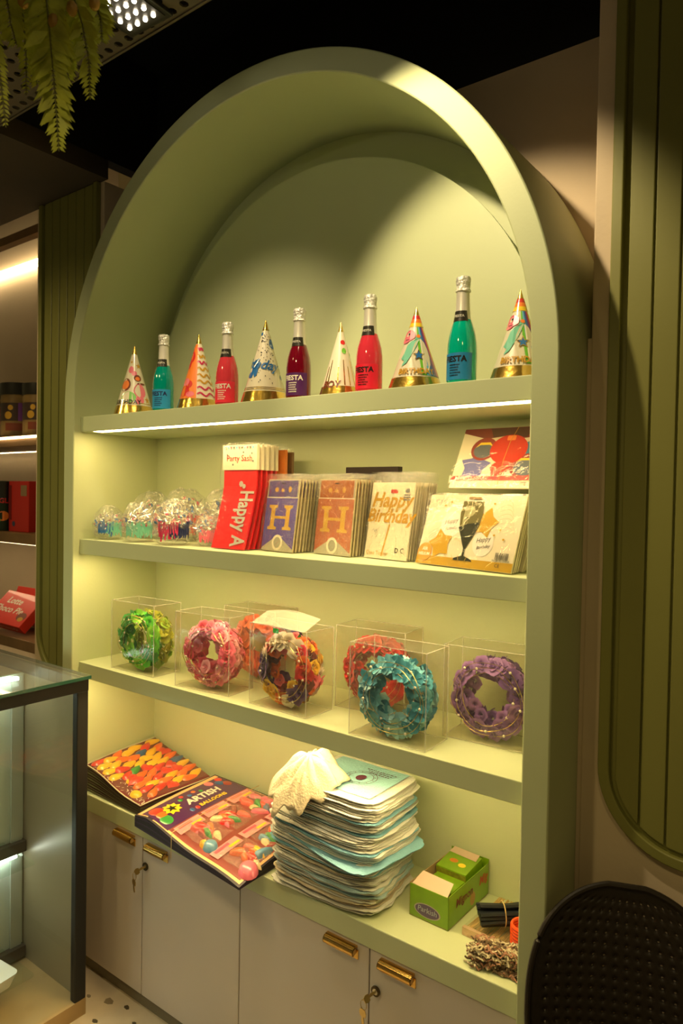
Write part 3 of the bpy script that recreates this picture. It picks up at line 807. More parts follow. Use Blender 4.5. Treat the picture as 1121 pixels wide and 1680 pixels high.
def slabH(cx, z0, z1, w_):
    h = z1 - z0; s_ = w_ * .17; e = h * .10; W = w_ / 2; g = w_ * .10
    L = lambda c: [(c - g - s_ / 2, z0), (c + g + s_ / 2, z0), (c + g + s_ / 2, z0 + e), (c + s_ / 2, z0 + e * 1.5), (c + s_ / 2, z1 - e * 1.5), (c + g + s_ / 2, z1 - e), (c + g + s_ / 2, z1), (c - g - s_ / 2, z1), (c - g - s_ / 2, z1 - e), (c - s_ / 2, z1 - e * 1.5), (c - s_ / 2, z0 + e * 1.5), (c - g - s_ / 2, z0 + e)]
    c0 = W - g - s_ / 2
    return [L(cx - c0), L(cx + c0), rect(cx - c0 + s_ / 2, cx + c0 - s_ / 2, (z0 + z1) / 2 - h * .055, (z0 + z1) / 2 + h * .055)]

def banner_pack(loc, rotz, lean, felt, felt2, label, blabel, n, group, wd):
    k = Pack('letter_banner_pack', label, 'banner pack', loc, rotz, lean, group, wd, 0.248, 0.005)
    a = wd / 2 - .004
    k.body('card', PACKEDGE, -a, a, .001, .240)
    k.polys('backing_print', M('pack_grey', (0.42, 0.38, 0.26, 1), 0.4), [rect(-a, a, .002, .238)])
    # swallow-tailed pennant
    k.polys('pennant', felt, [[(-a, .010), (0, .056), (a, .010), (a, .178), (-a, .178)]])
    k.polys('header_card', felt2, [rect(-a * .93, a * .93, .180, .236)])
    k.polys('letter_print', M('gold_glitter', rgb(206, 158, 20), 0.45, bump=0.6, bscale=300), slabH(0, .072, .154, wd * .72))
    k.polys('fold_line', CARD, [rect(-a, a, .1775, .1805)])
    k.polys('hang_slot', DARK, [circle(0, .226, .012, .0022, 10)])
    k.polys('gold_sketch', INK['gold'], [circle(-.03, .205, .010, .008), circle(.0, .203, .008, .006), circle(.035, .206, .008, .010)])
    k.polys('roll_ring', CARD, [circle(0, .030, .026, .026, 24)]); k.polys('roll_core', M('roll_grey', (0.33, 0.31, 0.22, 1), 0.4), [circle(0, .030, .017, .018, 24)])
    k.bag(CELLO, .005, .010, seed=int(abs(loc[0]) * 99), amp=.002)
    stack_behind(k.t, n, .0165, blabel, group + ' behind the front', .002, 7)
    return k
PURP = M('purple_felt', rgb(78, 62, 150), 0.7, bump=0.3, bscale=200); PURP2 = M('purple_card', rgb(66, 48, 120), 0.5)
BRN = M('rust_felt', rgb(176, 92, 52), 0.7, bump=0.3, bscale=200); BRN2 = M('rust_card', rgb(158, 80, 18), 0.5)
banner_pack((0.017, 0.142, Z2), math.radians(-7), 0.135, PURP, PURP2, 'purple letter banner pack with gold H in clear bag, front of its row', 'purple letter banner pack, %s from the front of its row', 9, 'purple banner packs', .162)
banner_pack((0.222, 0.172, Z2), math.radians(-11), 0.10, BRN, BRN2, 'rust brown letter banner pack with gold H in clear bag, front of its row', 'rust brown letter banner pack, %s from the front of its row', 9, 'brown banner packs', .178)
dk = MB().box(-.11, .11, -.012, .012, 0, .285).build('dark_folder', M('dark_brown_card', (0.03, 0.015, 0.01, 1), 0.4), None, (0.245, 0.364, Z2 + .001), rot=(0, 0, -.05), bevel=0.002)
tag(dk, 'dark brown card standing upright behind the brown banner packs', 'card')

# cake topper packs
k = Pack('cake_topper_pack', 'cream cake topper pack with gold Happy Birthday script, front of its row', 'cake topper', (0.424, 0.173, Z2), math.radians(-10), 0.155, 'cake topper packs', 0.178, 0.238, 0.005)
k.body('card', CARD, -.088, .084, .001, .232)
k.words('Happy', .062, INK['gold'], -.002, .158, shear=.25, bold=.0018); k.words('Birthday', .056, INK['gold'], .000, .112, shear=.25, bold=.0018)
k.polys('topper_stick', INK['gold'], ribbon2([(.002 - .020 * i / 8, .105 - .012 * i) for i in range(9)], .0055))
k.words('Cake Topper', .017, INK['gold'], -.036, .012); k.words('D C', .021, INK['black'], .052, .022, bold=.0003)
k.polys('small_print', INK['grey'], [rect(.045, .072, .192 - q, .196 - q) for q in (0, .007, .014)] + [circle(.058, .207, .009, .007)])
k.words('888s', .015, INK['red'], .006, .200, bold=.0006)
k.polys('pencil_mark', INK['grey'], ribbon2([(-.068, .082), (-.060, .090), (-.056, .080), (-.050, .091), (-.048, .083)], .0012))
k.bag(CELLO, .005, .026, seed=21, amp=.002)
stack_behind(k.t, 9, .0155, 'cream cake topper pack, %s from the front of its row', 'cake topper packs behind the front', .003, 4)

# foil balloon set packs: gold set in front
k = Pack('foil_balloon_pack', 'cream balloon set pack with champagne flute and gold stars, leaning in front', 'balloon pack', (0.7065, 0.104, Z2), math.radians(-13.8), 0.32, 'champagne balloon packs', 0.330, 0.206, 0.004)
k.body('card', CARD, -.165, .165, .001, .204)
GOLDP = M('gold_print', rgb(204, 160, 30), 0.35, 0.2, coat=0.6); FLUTE = M('smoky_flute_print', rgb(120, 112, 62), 0.25, 0.3, coat=0.8); FLUTED = M('dark_flute_print', rgb(52, 56, 32), 0.25, 0.3, coat=0.8)
k.polys('gold_strip', GOLDP, [rect(-.165, .165, .002, .026)])
rings = []
for i in range(7):
    rings += ribbon2([(.085 + .065 * math.cos(a * .12 + .2) * (1 - .05 * i), .10 + .012 * i + .018 * math.sin(a * .24)) for a in range(12)], .0008)
    rings += ribbon2([(-.10 + .008 * i + .05 * math.cos(a * .26), .06 + .045 * math.sin(a * .26) * (1 - .1 * i)) for a in range(13)], .0008)
k.polys('fine_lines', M('faint_line', rgb(196, 176, 130), 0.5), rings)
WB = M('white_balloon_print', rgb(232, 222, 208), 0.4)
k.polys('white_balloon', WB, [circle(-.066, .118, .036, .038, 20), circle(.058, .072, .034, .036, 20)])
for (bx, bz) in ((-.066, .118), (.058, .072)):
    k.words('Happy', .018, INK['black'], bx, bz + .004, shear=.3, rot=.2); k.words('Birthday', .013, INK['black'], bx + .004, bz - .014, shear=.3, rot=.2)
k.polys('gold_star', GOLDP, [star(-.088, .062, .044, .62, 5, PI / 2 + .25), star(.052, .128, .044, .62, 5, PI / 2 - .25)])
k.polys('flute_glass', FLUTE, [[(-.038, .186), (.034, .186), (.038, .150), (.034, .118), (.018, .082), (.004, .055), (-.002, .055), (-.018, .082), (-.034, .118), (-.040, .150)]])
k.polys('flute_drink', FLUTED, [[(-.036, .112), (-.01, .122), (.034, .128), (.030, .108), (.016, .080), (.004, .052), (-.002, .052), (-.018, .080)], [(-.003, .056), (.004, .056), (.004, .034), (.030, .026), (.036, .020), (-.034, .020), (-.028, .026), (-.003, .034)]])
k.polys('flute_shine', M('flute_shine', rgb(190, 182, 130), 0.2, 0.2, coat=1.0), [circle(-.008, .158, .018, .016), circle(-.022, .14, .005, .03)])
k.polys('ribbon_print', GOLDP, [q for c in (-.05, -.03, -.012, .012) for q in ribbon2([(c * 1.3, .034), (c * .9, .018), (c * .7, .003)], .0012)])
k.words('OYC', .018, INK['grey'], -.120, .178, spacing=1.2)
k.polys('badge', M('orange_badge', rgb(220, 150, 60), 0.4), [circle(-.138, .036, .026, .026, 20)]); k.words('AIR', .013, INK['white'], -.138, .040, bold=.0004); k.words('HELIUM', .012, INK['white'], -.138, .026, bold=.0004)
k.polys('hang_hole', M('hole_brown', rgb(140, 110, 60), 0.6), [rrect(-.022, .022, .192, .198, .003)])
bars = []; rr = random.Random(5); xx = .108
while xx < .148: ww = rr.uniform(.0008, .0024); bars.append(rect(xx, xx + ww, .032, .050)); xx += ww + rr.uniform(.001, .002)
k.polys('barcode', INK['black'], bars); k.words('MADE IN CHINA', .0075, INK['black'], .128, .0265); k.words('CE', .013, INK['black'], .120, .012)
k.polys('gold_fleck', GOLDP, [circle(q, z, .004, .003, 6) for q, z in ((-.08, .182), (-.10, .172), (.07, .180), (.105, .110), (.122, .085), (.09, .095))])
k.bag(CELLO2, .004, .001, seed=31, amp=.002)
stack_behind(k.t, 8, .0164, 'cream balloon set pack, %s from the front of the champagne packs', 'champagne balloon packs behind the front', .004, 9)

# red balloon set stack raised behind it, on the tops of the packs in front of the back wall
def red_pack(loc, rotz, lean, label):
    k = Pack('foil_balloon_pack', label, 'balloon pack', loc, rotz, lean, 'red balloon packs', 0.275, 0.200, 0.005)
    k.body('card', CARD, -.1375, .1375, .001, .198)
    k.polys('dark_header', M('dark_red_print', rgb(120, 24, 22), 0.35, coat=.6), [[(-.1375, .198), (.1375, .198), (.1375, .172), (.05, .160), (.0, .170), (-.06, .162), (-.1375, .184)]])
    k.polys('header_band', M('brown_red_print', rgb(70, 26, 22), 0.35, coat=.6), [[(-.055, .197), (.08, .197), (.06, .164), (.0, .172), (-.04, .166)]])
    k.polys('blue_star_balloon', M('blue_foil_print', rgb(60, 130, 175), 0.3, .2, coat=.8), [star(.098, .128, .055, .6, 5, .5)])
    k.polys('blue_star_balloon', M('violet_foil_print', rgb(110, 110, 180), 0.3, .2, coat=.8), [star(-.075, .072, .050, .6, 5, .2)])
    k.polys('round_balloon', M('dark_red_foil', rgb(150, 40, 40), 0.3, .2, coat=.8), [circle(-.060, .128, .040, .038, 20), circle(.078, .070, .046, .040, 20)])
    k.polys('round_balloon_face', M('grey_foil', rgb(96, 104, 120), 0.3, .2, coat=.8), [circle(-.060, .124, .031, .026, 18), circle(.078, .066, .034, .026, 18)])
    k.polys('yellow_arc', INK['yellow'], [[(-.088, .132), (-.075, .150), (-.045, .150), (-.034, .136), (-.046, .142), (-.074, .142)], [(.05, .084), (.06, .095), (.09, .095), (.104, .084), (.09, .088), (.064, .088)]])
    k.polys('red_balloon', M('red_foil', rgb(222, 44, 30), 0.22, .2, coat=1.), [circle(.016, .125, .056, .048, 24)])
    k.polys('red_balloon_patch', INK['orange'], [rrect(.004, .030, .154, .170, .004)])
    k.polys('small_red_balloon', M('red_foil2', rgb(205, 60, 45), 0.22, .2, coat=1.), [circle(.005, .066, .030, .020, 16), circle(.002, .046, .022, .012, 14)])
    k.polys('red_strip', INK['red'], [rect(-.1375, .1375, .026, .040)])
    k.words('3PCS', .018, INK['white'], -.098, .0270, bold=.0003)
    k.words('CE', .016, INK['black'], .085, .008)
    k.polys('price_sticker', M('green_sticker', rgb(50, 215, 60), 0.5), [rrect(.098, .128, .094, .126, .003)])
    k.polys('rubber_band', INK['gold'], ribbon2([(.030, .198), (.016, .15), (.010, .09), (.012, .001)], .0016))
    k.bag(CELLO2, .004, .003, seed=41, amp=.002)
    return k
k = red_pack((0.748, 0.206, Z2 + 0.2110), math.radians(-2), 0.50, 'cream and red balloon pack with blue stars and green sticker, on the champagne packs')
stack_behind(k.t, 3, .0165, 'red balloon pack, %s from the front above the champagne packs', 'red balloon packs behind the front', .003, 2)

# ------------------------------------------------------------------ third shelf: flower crowns in clear boxes
def petal_rose(seed):
    rr = random.Random(seed); mb = MB()
    for li, (n_, rad, h0, h1, op) in enumerate(((3, .30, .05, .62, .15), (4, .58, .02, .52, .35), (5, .98, .0, .34, .6))):
        for q in range(n_):
            a = 2 * PI * q / n_ + li * .7 + rr.uniform(-.15, .15); wd = PI / n_ * 1.28; V = []
            for j in range(4):
                v = j / 3
                for i in range(4):
                    u = -1 + 2 * i / 3
                    rho = rad * (.30 + .70 * v ** .8) * (1 - .12 * u * u * v) + .06 * math.sin(3 * u + seed) * v
                    z = h0 + (h1 - h0) * (v ** .7) - (op * .22 * max(0, v - .6) / .4) - .10 * u * u * v
                    V.append((rho * math.cos(a + u * wd), rho * math.sin(a + u * wd), z))
            mb.add(V, [(j * 4 + i, j * 4 + i + 1, j * 4 + i + 5, j * 4 + i + 4) for j in range(3) for i in range(3)])
    return mb
def leaf_mb():
    mb = MB(); return mb.grid(2, 4, lambda u, v: ((u - .5) * .8 * math.sin(PI * min(.999, v * .93 + .05)), v * 1.6, .25 * abs(u - .5) + .25 * v * (1 - v)))
def loose_mb(seed):   # ruffled organza blossom
    rr = random.Random(seed); mb = MB()
    for q in range(6):
        a = 2 * PI * q / 6 + rr.uniform(-.3, .3)
        mb.grid(3, 3, lambda u, v, a=a, s_=rr.uniform(.7, 1.1): ((.1 + v * s_) * math.cos(a + (u - .5) * 1.1), (.1 + v * s_) * math.sin(a + (u - .5) * 1.1), .35 * v + .18 * math.sin(6 * u + 2 * a) * v))
    return mb
FLM = {}
def flower_mesh(kind, cname, col):
    key = (kind, cname)
    if key not in FLM:
        mt = M('petal_' + cname, rgb(*col), 0.6, sheen=0.3, var=0.10, vscale=60)
        mb = {'rose': lambda: petal_rose(3), 'loose': lambda: loose_mb(4), 'leaf': leaf_mb}[kind]()
        FLM[key] = mb.mesh(kind + '_' + cname, mt, True, 180)
    return FLM[key]
BOXF = film('clear_box_plastic', 0.045, 0.05, 0.10, 9, tint=(0.95, 0.93, 0.89, 1), haze=0.03)
BOXE = film('clear_box_edge', 0.06, 0.10, haze=0.30)
WIRE = M('gold_wire', (0.75, 0.55, 0.18, 1), 0.3, 1.0); PEARL = M('pearl', (0.80, 0.74, 0.62, 1), 0.25, coat=.6)
CW, CD, CH = 0.245, 0.128, 0.262
def clear_box(x, y, rz, label, z=Z3 + .0012):
    t = thing('clear_gift_box', label, 'gift box', (x, y, z), rz, 'clear boxes of flower crowns')
    a, b, h = CW / 2, CD / 2, CH
    for q in ([(-a, -b, 0), (a, -b, 0), (a, -b, h), (-a, -b, h)], [(a, -b, 0), (a, b, 0), (a, b, h), (a, -b, h)], [(a, b, 0), (-a, b, 0), (-a, b, h), (a, b, h)],
              [(-a, b, 0), (-a, -b, 0), (-a, -b, h), (-a, b, h)], [(-a, -b, h), (a, -b, h), (a, b, h), (-a, b, h)], [(-a, -b, .0012), (a, -b, .0012), (a, b, .0012), (-a, b, .0012)]):
        MB().add(q, [(0, 1, 2, 3)]).build('pane', BOXF, t)
    e = MB(); w_ = .0011
    for sx_ in (-a, a):
        for sy_ in (-b, b): e.box(sx_ - w_, sx_ + w_, sy_ - w_, sy_ + w_, 0, h)
    for zz in (.001, h):
        for sy_ in (-b, b): e.box(-a, a, sy_ - w_, sy_ + w_, zz - w_ * .8, zz + w_ * .8)
        for sx_ in (-a, a): e.box(sx_ - w_, sx_ + w_, -b, b, zz - w_ * .8, zz + w_ * .8)
    e.build('folded_edges', BOXE, t)
    return t
def crown(x, y, rz, seed, pal, leafcol, label, R=.072, yo=0.0, fluff=None, kinds=('rose',), dens=(15, 13, 10), zc=.131, wire=True, xo=0.0, ysc=1.0, inner=.066):
    rr = random.Random(seed)
    off = Vector((xo, yo, 0)); off.rotate(Matrix.Rotation(rz, 3, 'Z'))
    t = thing('flower_crown', label, 'flower crown', (x + off.x, y + off.y, Z3 + .002), rz, 'flower crowns on the third shelf')
    names = list(pal)
    for row, (yy, cnt) in enumerate(((-.034 * ysc, dens[0] + 2), (.0, dens[1] + 6), (.034 * ysc, dens[2] + 4))):
        for q in range(cnt):
            a = 2 * PI * (q + .5 * row + rr.uniform(-.28, .28)) / cnt; r_ = R + (.004, .014, .004)[row] + rr.uniform(-.010, .012)
            cn = rr.choice(names); sz = rr.uniform(.026, .036)
            d = Vector((math.cos(a) * (.5, 1.2, .8)[row] + rr.uniform(-.35, .35), (-1.0, -.35, .5)[row] + rr.uniform(-.3, .3), math.sin(a) * (.5, 1.2, .8)[row] + rr.uniform(-.35, .35))).normalized()
            kd = rr.choice(kinds); r_ = min(r_ + (.018, .05, .03)[row], .1212 - (1.0 if kd == 'rose' else 1.17) * sz)
            o = obj('rose' if kd == 'rose' else 'blossom', flower_mesh(kd, cn, pal[cn]), t, (r_ * math.cos(a), yy + rr.uniform(-.004, .004), zc + r_ * math.sin(a)), d.to_track_quat('Z', 'Y').to_euler(), sz)
    for q in range(dens[0] - 3):   # a second, inner row of blossoms in front
        a = 2 * PI * (q + rr.uniform(-.3, .3)) / (dens[0] - 3); cn = rr.choice(names); kd = rr.choice(kinds); r_ = inner + rr.uniform(-.008, .008)
        d = Vector((-math.cos(a) * .25 + rr.uniform(-.3, .3), -1.0, -math.sin(a) * .25 + rr.uniform(-.3, .3))).normalized()
        obj('rose' if kd == 'rose' else 'blossom', flower_mesh(kd, cn, pal[cn]), t, (r_ * math.cos(a), rr.uniform(-.030, .006) * ysc, zc + r_ * math.sin(a)), d.to_track_quat('Z', 'Y').to_euler(), rr.uniform(.020, .028))
    lf = list(leafcol)
    for q in range(24):
        a = rr.uniform(0, 2 * PI); cn = rr.choice(lf); ls = rr.uniform(.018, .027); r_ = min(.118 - 1.62 * ls, R + rr.uniform(-.022, .012))
        d = Vector((rr.uniform(-1, 1), rr.uniform(-1, .3), rr.uniform(-1, 1))).normalized()
        obj('leaf', flower_mesh('leaf', 'leaf_' + cn, leafcol[cn]), t, (r_ * math.cos(a), rr.uniform(-.014, .014), zc + r_ * math.sin(a)), d.to_track_quat('Z', 'Y').to_euler(), ls)
    if fluff:
        mb = MB()
        for q in range(700):
            a = rr.uniform(0, 2 * PI); Rf = R + .012; p = Vector((Rf * math.cos(a), rr.uniform(-.04, .04), zc + Rf * math.sin(a)))
            d = Vector((rr.gauss(0, 1), rr.gauss(0, .8), rr.gauss(0, 1))).normalized(); L = rr.uniform(.012, .030); s_ = d.cross(Vector((.3, .5, .8))).normalized() * rr.uniform(.001, .0026)
            e = p + d * L
            e.y = max(-.055, min(.055, e.y)); e.x = max(-.112, min(.112, e.x)); e.z = max(.006, min(.25, e.z))
            mb.add([p - s_, p + s_, e + s_ * .4, e - s_ * .4], [(0, 1, 2, 3)])
        stuff(mb.build('feather_fluff', M('fluff_' + label.split()[0], rgb(*fluff), 0.8, sheen=.4), t))
    if wire:
        mb = MB(); mp = MB()
        for q in range(3):
            rw = R + (-.010, .008, .022)[q]; yw = (-.048, -.054, -.050)[q]
            path = [(rw * math.cos(2 * PI * i / 40) * (1 + .05 * math.sin(3 * i * .157 + q * 2)), yw + .006 * math.sin(5 * i * .157 + q), zc + rw * math.sin(2 * PI * i / 40) * (1 + .05 * math.sin(2 * i * .157 + q))) for i in range(40)]
            mb.tube(path, .0009, 5, True)
            for i in range(q * 3, 40, 9): mp.ball(path[i], .0042, 8, 6)
        mb.build('gold_wire', WIRE, t, smooth=True); mp.build('pearls', PEARL, t, smooth=True)
    tw = 0.0; cw, sw = math.cos(tw), math.sin(tw)
    Q = []; zl = zh = zc
    for c in t.children:
        mt_ = Matrix.LocRotScale(c.location, c.rotation_euler, c.scale)
        Q += [mt_ @ v.co for v in c.data.vertices]
    zl = min(q.z for q in Q); zh = max(q.z for q in Q); mx = max(abs(q.x) for q in Q)
    sz_ = min(1.04, .1212 / mx, .256 / (zh - zl)); sy_ = 1.0
    while max(abs(q.x * sz_ * sw + q.y * sy_ * cw) for q in Q) > .0632 - abs(yo): sy_ *= .97
    t.scale = (sz_, sy_, sz_); t.rotation_euler.z += tw
    t.location.z = Z3 + .0035 - zl * sz_
    return t
LG = {'bright': (60, 190, 40), 'mid': (30, 140, 50), 'lime': (150, 205, 50)}
def boxed(BL, BR, label):
    u = Vector((BR[0] - BL[0], BR[1] - BL[1])); a = math.atan2(u.y, u.x); n_ = Vector((-math.sin(a), math.cos(a)))
    c = (Vector(BL[:2]) + Vector(BR[:2])) / 2 + n_ * CD / 2
    clear_box(c.x, c.y, a, label); return c.x, c.y, a
x, y, a = boxed((-.748, .055), (-.509, .062), 'clear plastic box holding the green flower crown, leftmost on its shelf')
crown(x, y, a, 1, {'green': (86, 200, 42), 'lime': (142, 220, 60), 'forest': (44, 156, 50)}, LG, 'green flower crown of roses and leaves inside the leftmost box', yo=-.026, R=.074, kinds=('rose', 'loose'), dens=(11, 9, 6), ysc=.5)
crown(x, y, a, 2, {'olive': (175, 180, 40), 'yellowgreen': (150, 190, 40)}, {'olive': (150, 170, 30), 'gold': (190, 160, 40)}, 'yellow green flower crown behind the green one in the same box', yo=.032, xo=.004, R=.074, kinds=('rose', 'loose'), dens=(8, 8, 6), ysc=.5, wire=False)
x, y, a = boxed((-.362, .048), (-.127, .070), 'clear plastic box holding the pink flower crown')
crown(x, y, a, 3, {'pink': (255, 140, 172), 'rosepink': (250, 112, 150), 'palepink': (255, 178, 198)}, {'pinkleaf': (245, 140, 165)}, 'pink rose flower crown with fluffy feathers in a clear box', inner=.056, fluff=(248, 130, 160), dens=(16, 14, 11), R=.078)
x, y, a = boxed((-.335, .255), (-.100, .265), 'clear plastic box standing behind the pink crown box')
crown(x, y, a, 4, {'coral': (250, 120, 70)}, {'coralleaf': (245, 130, 80)}, 'orange flower crown half hidden behind the pink one', dens=(13, 12, 9), wire=False, fluff=(250, 130, 80), R=.078)
x, y, a = boxed((-.022, .066), (.224, .058), 'clear plastic box with raised lid holding the multicoloured flower crown')
MULTI = {'red': (220, 40, 50), 'orange2': (240, 120, 50), 'yellow2': (245, 200, 50), 'pink2': (245, 130, 150), 'violet': (110, 70, 140), 'white2': (240, 230, 215), 'maroon': (110, 40, 40), 'cherry': (235, 60, 90)}
crown(x, y, a, 5, MULTI, {'g1': (70, 150, 50), 'o1': (240, 140, 50), 'y1': (235, 200, 60), 'b1': (60, 80, 150)}, 'multicoloured flower crown of red, yellow, white and violet roses', dens=(17, 14, 11), R=.080)
bx = [o for o in COL.objects if o.name.startswith('clear_gift_box')][-1]
MB().grid(6, 3, lambda u, v: (-.12 + .24 * u, -.0625 + .075 * v + .01 * math.sin(5 * u), CH + .030 * v + .012 * math.sin(3 * u) * v)).build('lid_flap', film('lid_painted_glare', 0.25, 0.12, 0.2, 12, haze=0.35), bx, smooth=True, angle=180)  # milky haze whitens the glossy flap, glare put into its colour
MB().prism(rrect(-.02, .004, .005, .020, .002), lambda p, q, d: (p, -.0632 - d, CH - .025 + q), 0, .0006).build('green_sticker', M('green_sticker', rgb(50, 215, 60), 0.5), bx)
x, y, a = boxed((.218, .222), (.447, .246), 'clear plastic box with red crown behind the blue crown box')
crown(x, y, a, 6, {'scarlet': (225, 30, 35), 'crimson': (200, 20, 40)}, {'redleaf': (220, 45, 45)}, 'bright red flower crown behind the blue one', dens=(15, 13, 10), fluff=(228, 40, 45), R=.080)
x, y, a = boxed((.402, .040), (.643, .048), 'clear plastic box holding the blue flower crown at the shelf edge')
crown(x, y, a, 7, {'aqua': (110, 190, 215), 'paleaqua': (168, 222, 236), 'deepaqua': (56, 152, 184)}, {'bl': (60, 155, 185), 'bl2': (130, 200, 215)}, 'light blue flower crown of organza blossoms in a clear box', kinds=('rose', 'loose', 'loose'), dens=(16, 14, 11), R=.080)
x, y, a = boxed((.628, .196), (.850, .210), 'clear plastic box with purple crown, rightmost on its shelf')
crown(x, y, a, 8, {'lilac': (142, 98, 178), 'plum': (100, 60, 142), 'mauve': (160, 112, 182)}, {'pl': (80, 45, 110), 'pl2': (120, 70, 140)}, 'purple rose flower crown in the rightmost box', dens=(15, 13, 10), R=.084, fluff=(105, 60, 150), zc=.130)

# ------------------------------------------------------------------ base shelf: balloon packs
DARKEDGE = M('dark_pack_edge', (0.02, 0.012, 0.025, 1), 0.45)
def bilerp(c, u, v):
    (a, b, d, e) = [Vector(q) for q in c]   # LF, RF, RB, LB
    return (a * (1 - u) + b * u) * (1 - v) + (e * (1 - u) + d * u) * v
def teardrop(cx, cy, L, W, ang, n=12):
    P = []
    for i in range(n):
        t_ = 2 * PI * i / n; r_ = 1.0; xx = math.cos(t_); yy = math.sin(t_) * (.62 + .38 * -math.cos(t_) * .9)
        P.append((xx * L, yy * W))
    c, s_ = math.cos(ang), math.sin(ang)
    return [(cx + p * c - q * s_, cy + p * s_ + q * c) for p, q in P]
def heart(cx, cy, s_, ang=0.0, n=14):
    P = []
    for i in range(n):
        t_ = 2 * PI * i / n; P.append((.062 * 16 * math.sin(t_) ** 3 * s_, .062 * (13 * math.cos(t_) - 5 * math.cos(2 * t_) - 2 * math.cos(3 * t_) - math.cos(4 * t_)) * s_))
    c, q = math.cos(ang), math.sin(ang)
    return [(cx + a_ * c - b_ * q, cy + a_ * q + b_ * c) for a_, b_ in P]
def puff(parent, name, mat, P, surf, W, H, thick):
    """pillow-shaped piece with outline P (metres on the sheet), on surface surf(u,v)"""
    n_ = len(P); cx = sum(p[0] for p in P) / n_; cy = sum(p[1] for p in P) / n_; V = []
    for k_, dz in ((1.0, 0.0), (.82, thick * .75), (.45, thick)):
        for p in P:
            q = surf((cx + (p[0] - cx) * k_) / W, (cy + (p[1] - cy) * k_) / H); V.append(Vector(q) + Vector((0, 0, dz + .0015)))
    V.append(Vector(surf(cx / W, cy / H)) + Vector((0, 0, thick * 1.05 + .0015)))
    F = []
    for r_ in range(2):
        for i in range(n_): i2 = (i + 1) % n_; F.append((r_ * n_ + i, r_ * n_ + i2, (r_ + 1) * n_ + i2, (r_ + 1) * n_ + i))
    F += [(2 * n_ + i, 2 * n_ + (i + 1) % n_, 3 * n_) for i in range(n_)]
    return MB().add(V, F).build(name, mat, parent, smooth=True, angle=180)
BAL = {kk: M('balloon_' + kk, rgb(*c), 0.35, coat=0.5) for kk, c in dict(red=(222, 50, 40), orange=(248, 110, 36), yellow=(248, 190, 30), green=(50, 150, 60), blue=(40, 90, 150), pink=(245, 120, 140),
       coral=(240, 95, 80), cream=(240, 215, 160), slate=(90, 105, 150), skyblue=(110, 160, 190), maroon=(165, 60, 50)).items()}

# orange stack
NO = 9
cor = [(-.922, .062, .100), (-.560, .052, .034), (-.530, .375, .056), (-.915, .396, .125)]
def osurf(level):
    def f(u, v):
        p = bilerp(cor, u, v); k_ = level
        p.z = p.z * k_ + .006 * math.sin(7 * u + 3 * v) * k_ * (1 - .5 * v)
        return (p.x, p.y, Z4 + .001 + max(.0, p.z))
    return f
for i in range(NO):
    lev = (i + 1) / NO; top = i == NO - 1
    if top:
        t = thing('balloon_sheet_pack', 'orange and yellow heart balloon sheet on top of the left stack', 'balloon pack', (0, 0, 0), group='orange balloon sheets')
        f = osurf(1.0)
        MB().slab2(14, 10, f, osurf(1 - .6 / NO)).build('backing_sheet', M('maroon_sheet', rgb(110, 36, 40), 0.4, coat=.5), t)
        rr = random.Random(12); W, H = .42, .335
        for r_ in range(7):
            for c in range(9):
                cx = .028 + c * .047 + (r_ % 2) * .016; cy = .045 + r_ * .043
                if cx > W - .04 or (r_ == 0 and c > 3): continue
                cn = rr.choice(['red', 'orange', 'orange', 'yellow', 'yellow', 'red'] + (['green', 'blue'] if rr.random() < .3 else []))
                P = heart(cx, cy, .030, rr.uniform(-.4, .4) + .3) if cn == 'red' and rr.random() < .45 else teardrop(cx, cy, .036, .027, rr.uniform(1.2, 2.2))
                puff(t, 'balloon', BAL[cn], P, f, W, H, .008 + .002 * rr.random())
        puff(t, 'heart_balloon', BAL['red'], heart(.235, .088, .042, .35), f, W, H, .014)
        puff(t, 'yellow_balloon', BAL['yellow'], circle(.33, .035, .030, .022), f, W, H, .010)
        stripe = MB()
        for q in range(60):
            u, v = rr.uniform(.02, .98), rr.uniform(.0, .16); p = Vector(f(u, v)) + Vector((0, 0, .002)); d = Vector((rr.uniform(-1, 1), rr.uniform(-1, 1), 0)).normalized() * rr.uniform(.006, .016)
            p2 = Vector(f(min(1, max(0, u + d.x / W)), min(1, max(0, v + d.y / H)))) + Vector((0, 0, .002)); s_ = Vector((-(d.y), d.x, 0)).normalized() * .0012
            stripe.add([p - s_, p + s_, p2 + s_, p2 - s_], [(0, 1, 2, 3)])
        stripe.build('streamer_print', INK['white'], t)
        e = MB().tube([Vector(f(0, 1 - q / 10)) + Vector((0, 0, .003)) for q in range(11)] + [Vector(f(q / 14, 0)) + Vector((0, 0, .003)) for q in range(1, 15)] + [Vector(f(1, q / 10)) + Vector((0, 0, .003)) for q in range(1, 11)], .0022, 5)
        e.build('cream_border', CARD, t)
        MB().grid(16, 10, lambda u, v: Vector(f(u, v)) + Vector((0, 0, .0145 + .003 * math.sin(20 * u + 9 * v)))).build('clear_film', CELLO2, t, smooth=True, angle=180)
    else:
        o = MB().slab2(12, 3, osurf(lev), osurf(lev - .75 / NO)).build('balloon_sheet_pack', M('brown_sheet_edge', (0.06, 0.03, 0.02, 1), 0.4) if i % 2 else M('green_sheet_edge', (0.10, 0.09, 0.05, 1), 0.4))
        tag(o, 'thin balloon sheet, %s from the top of the left balloon stack' % ordinal(NO - i), 'balloon pack', 'balloon sheets under the orange one')

